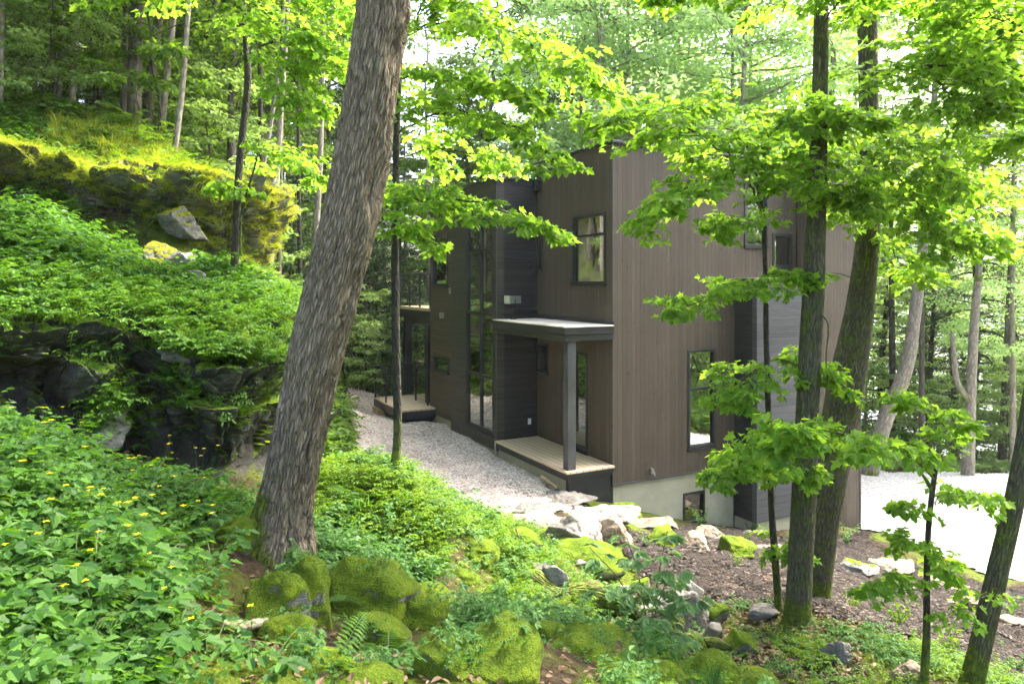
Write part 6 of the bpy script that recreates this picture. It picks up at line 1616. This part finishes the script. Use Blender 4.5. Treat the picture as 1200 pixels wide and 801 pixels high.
for i, (px, py, s, sd, leaf, lab) in enumerate([
    (820, 618, 1.0, 1, L_BLUE, "bluish shrub under the basement window"), (992, 640, 1.25, 2, L_BLUE, "bluish shrub at the house's driveway corner"),
    (865, 668, 0.6, 3, L_LIME, "little lime shrub in front of the round mossy boulder"), (756, 642, 0.55, 4, L_BLUE, "tiny pale shrub at the top of the mulch"),
    (1052, 736, 0.95, 5, L_LIME, "yellow green shrub in the middle of the mulch bed"), (1112, 770, 0.9, 6, L_LIME, "pale green shrub low in the mulch bed by the leaning grey trunk"),
    (1028, 705, 0.7, 7, L_LIME, "wispy lime plant on the mulch above the yellow green shrub"), (1180, 728, 0.6, 8, L_HERB, "small dark leaved plant by the driveway border"),
    (1000, 715, 0.6, 9, L_LIME, "thin lime seedling left of the wispy plant"), (930, 640, 0.7, 10, L_LIME, "lime weeds behind the straight trunk"), (880, 625, 0.6, 11, L_HERB, "small weed at the foot of the bay"),
    (1190, 795, 0.9, 12, L_HERB2, "leafy seedling at the lower right corner"), (1150, 730, 0.7, 13, L_LIME, "lime seedling right of the leaning grey trunk")]):
    plant_thing("shrub", "shrub", 970 + sd, leaf, lab, "shrub", hit(px, py), s, "small shrubs along the mulch bed and border")
# leafy seedling in front of the boulders
t = Tree(60)
base = hit(760, 745)
for k, (tx, ty, dd) in enumerate([(690, 640, 6.3), (735, 630, 6.4), (782, 622, 6.4), (790, 665, 6.2), (700, 690, 6.1), (745, 690, 6.0), (812, 700, 6.1), (770, 720, 6.0), (730, 740, 5.9), (800, 745, 5.9)]):
    tip = P(tx, ty, dd); m_ = (base + tip) / 2 + np.array([0, -0.05, 0.12]); pts = spline([base, m_, tip], 9); t.tube(pts, np.linspace(0.007, 0.003, 9), 5)
    for u in [3, 4, 5, 6, 7, 8, 5, 6, 7, 8]:
        c = pts[u]; az = u * 2.4 + k + t.rng.uniform(0, 3); o = np.array([cos(az), sin(az), -0.1])
        n5 = 5; aa = az + np.linspace(-1.2, 1.2, n5); q = c + o * 0.09
        t.tube(np.array([c, (c + q) / 2 + [0, 0, .01], q]), np.array([.002, .002, .0015]), 3)
        t.add_leaves(np.repeat(q[None], n5, 0), np.stack([np.cos(aa), np.sin(aa), aa * 0 - .3], -1), np.array([0, 0, 1.0]) + t.rng.normal(size=(n5, 3)) * .25, 0.125 * t.rng.uniform(.7, 1.1, n5))
t.build("leafy_seedling", "wide leafy seedling with drooping leaf fans in front of the pale boulders", "plant", base, mat_plain("young_stem", (0.10, 0.12, 0.05), 0.6), L_BLUE, T_OVATE)

# ------------------------------------------------------------------ loose stones, bark chips, dead leaves
def bits(name, pos, size, mat, label, seed, flat=0.6, T=None):
    rng = np.random.default_rng(seed); n = len(pos)
    base_ = np.array([(1, 0, 0), (0, 1, 0), (-1, 0, 0), (0, -1, 0), (0, 0, 1), (0, 0, -1)], float); fc = np.array([(0, 1, 4), (1, 2, 4), (2, 3, 4), (3, 0, 4), (1, 0, 5), (2, 1, 5), (3, 2, 5), (0, 3, 5)])
    v = base_[None] * rng.uniform(.55, 1.2, (n, 6, 1)) * (size * rng.uniform(.5, 1.5, n))[:, None, None] * np.array([1, 1, flat])
    a = rng.uniform(0, 6.28, n); c, s = np.cos(a), np.sin(a)
    R = np.stack([np.stack([c, -s, 0 * c], -1), np.stack([s, c, 0 * c], -1), np.stack([0 * c, 0 * c, 0 * c + 1], -1)], 1)
    el = np.ones((n, 1, 3)); el[:, 0, 0] = rng.uniform(1, 1.8 if flat > .4 else 3.2, n)
    v = np.einsum('nkj,nij->nki', v * el, R) + np.asarray(pos)[:, None, :]
    f = fc[None] + (np.arange(n) * 6)[:, None, None]
    return tag(link(name, mesh_data(name, v.reshape(-1, 3), f.reshape(-1, 3)), mat), label, None, None, "stuff")
def in_poly(n, poly, pad=0.0, near=None):
    p = np.array(poly); x = rngp.uniform(p[:, 0].min(), p[:, 0].max(), n * 3); y = rngp.uniform(p[:, 1].min(), p[:, 1].max(), n * 3)
    m = (poly_sd(x, y, poly) > pad) & ~house_in(x, y, 0)
    if near: m &= rngp.uniform(0, 1, len(x)) < np.clip(near / y, 0, 1) ** 2
    x, y = x[m][:n], y[m][:n]; return x, y
def stone_mat(name, tones):
    t = NT(name); g = t.n("NewGeometry"); t.base(t.ramp(g.outputs["Random Per Island"], [(0.1, tones[0]), (0.5, tones[1]), (0.9, tones[2])]), 0.85, spec=0.25); return t.m
x, y = in_poly(16000, GRAVEL_POLY, -0.1, 14)
bits("gravel", np.stack([x, y, G(x, y) + 0.035], -1), 0.019, stone_mat("path_stones", [(0.24, 0.20, 0.17), (0.45, 0.40, 0.35), (0.66, 0.62, 0.58)]), "pinkish loose gravel of the path", 1)
x, y = in_poly(14000, DRIVE_POLY, -0.1, 13)
bits("gravel", np.stack([x, y, G(x, y) + 0.05], -1), 0.020, stone_mat("drive_stones", [(0.50, 0.48, 0.45), (0.66, 0.65, 0.62), (0.80, 0.79, 0.77)]), "white loose gravel of the driveway", 2)
x, y = in_poly(26000, MULCH_POLY, -0.15, 9)
bits("mulch_litter", np.stack([x, y, G(x, y) + 0.035 + rngp.uniform(-.01, .025, len(x))], -1), 0.017, stone_mat("mulch_chips", [(0.010, 0.008, 0.006), (0.030, 0.023, 0.019), (0.095, 0.075, 0.062)]), "dark bark chips of the mulch bed", 3, 0.35)
# dead leaves
def litter(n, dlo, dhi, a, b, cond, seed, label, dens=None):
    x, y = sample(n, dlo, dhi, a, b); m = cond(x, y) & (poly_sd(x, y, GRAVEL_POLY) < 0) & (poly_sd(x, y, DRIVE_POLY) < 0) & ~house_in(x, y); p = on_ground(x[m], y[m], 0.03)
    rg = np.random.default_rng(seed); k = len(p); v, f = leaves(T_OVATE, p, rg.normal(size=(k, 3)) * [1, 1, .25], np.array([0, 0, 1.0]) + rg.normal(size=(k, 3)) * .45, 0.05 * rg.uniform(.5, 1.3, k))
    tag(link("leaf_litter", mesh_data("leaf_litter", v, f), L_LITTER), label, None, None, "stuff")
litter(6000, 2, 9, -150, 1300, lambda x, y: ed(x, y) < 0.3, 31, "brown dead leaves between the plants of the near slope")
litter(5200, 5.2, 8.8, 740, 1010, lambda x, y: (x > 1.2) & (y > 5.4 + 0 * x), 32, "drift of dead leaves at the edge of the mulch")
litter(2500, 5.5, 13, -200, 350, lambda x, y: ed(x, y) > 0, 33, "dead leaves on the slope above the ledge")

# ------------------------------------------------------------------ say which one: order along the view within a row of look-alikes
ORD = "first second third fourth fifth sixth seventh eighth ninth tenth eleventh twelfth thirteenth fourteenth fifteenth sixteenth seventeenth eighteenth nineteenth twentieth".split()
TENS = {20: "twenty", 30: "thirty", 40: "forty", 50: "fifty"}
def ordinal(n):
    return ORD[n - 1] if n <= 20 else (TENS[n // 10 * 10] + "-" + ORD[n % 10 - 1] if n % 10 else TENS[n // 10 * 10][:-1] + "ieth")
PL = {"tall trees of the wood above the ledge": "tall leafy trees in the wood above the ledge", "hemlocks of the wood above the ledge": "dark hemlocks in the wood above the ledge",
      "understory trees above the ledge": "small leafy understory trees above the ledge", "hemlocks deep in the wood": "hemlocks deep in the wood behind the leaning trunk",
      "leafy trees deep in the wood": "leafy trees deep in the wood behind the leaning trunk", "hemlocks beyond the side deck": "hemlocks beyond the side deck",
      "tall trees beyond the side deck": "tall leafy trees beyond the side deck", "young trees at the wood's edge": "young trees edging the wood left of the house", "young trees behind the side deck": "young trees just behind the side deck",
      "trees behind the house": "pale trees rising behind the house roof", "hemlocks by the lake": "dark hemlocks between driveway and lake", "slim trees by the lake": "slim leafy trees between driveway and lake",
      "low growth beyond the driveway": "low leafy growths along the driveway's far edge", "celandines in flower": "yellow flowered celandines on the near slope"}
for grp, words_ in PL.items():
    mem = sorted([o for o in COL.objects if o.parent is None and o.get("group") == grp], key=lambda o: o.location.x / max(o.location.y, 0.1))
    for k, o in enumerate(mem):
        o["label"] = ordinal(k + 1) + " from the left of the " + words_

# dead twigs lying about
rt = random.Random(12); tw = []
for k in range(26):
    p = hit(rt.uniform(230, 1080), rt.uniform(690, 795)); a = rt.uniform(0, 6.28); L = rt.uniform(0.12, 0.4)
    q = np.array([p + np.array([cos(a), sin(a), 0]) * L * u + np.array([rt.uniform(-.02, .02), rt.uniform(-.02, .02), 0]) for u in (0, .35, .7, 1.0)]); q[:, 2] = G(q[:, 0], q[:, 1]) + 0.035
    v_, f_, tc_ = tube_arrays(spline(q, 9), np.linspace(0.007, 0.003, 9), 5)
    o = link("dead_twig", mesh_data("dead_twig", v_ - p, f_, True, {"tc": tc_}), BARK_FAR, None, p); tw.append(o)
for k, o in enumerate(sorted(tw, key=lambda o: o.location.x / o.location.y)):
    tag(o, ordinal(k + 1) + " from the left of the dead twigs lying on the near slope", "twig", "dead twigs on the slope")

# ------------------------------------------------------------------ thin haze volume added to imitate flare over the background
hz = MB().box(-760, 760, -90, 760, -33, 60).build("haze", None)
hm = bpy.data.materials.new("flare_haze"); hm.use_nodes = True; hn = hm.node_tree; hn.nodes.remove(hn.nodes["Principled BSDF"])
pv = hn.nodes.new("ShaderNodeVolumePrincipled"); pv.inputs["Color"].default_value = (0.93, 0.97, 0.93, 1); pv.inputs["Density"].default_value = HAZE
pv.inputs["Anisotropy"].default_value = 0.3
hn.links.new(pv.outputs[0], hn.nodes["Material Output"].inputs["Volume"])
hz.data.materials.append(hm)
tag(hz, "thin pale haze standing in for flare over the wood", None, None, "stuff")
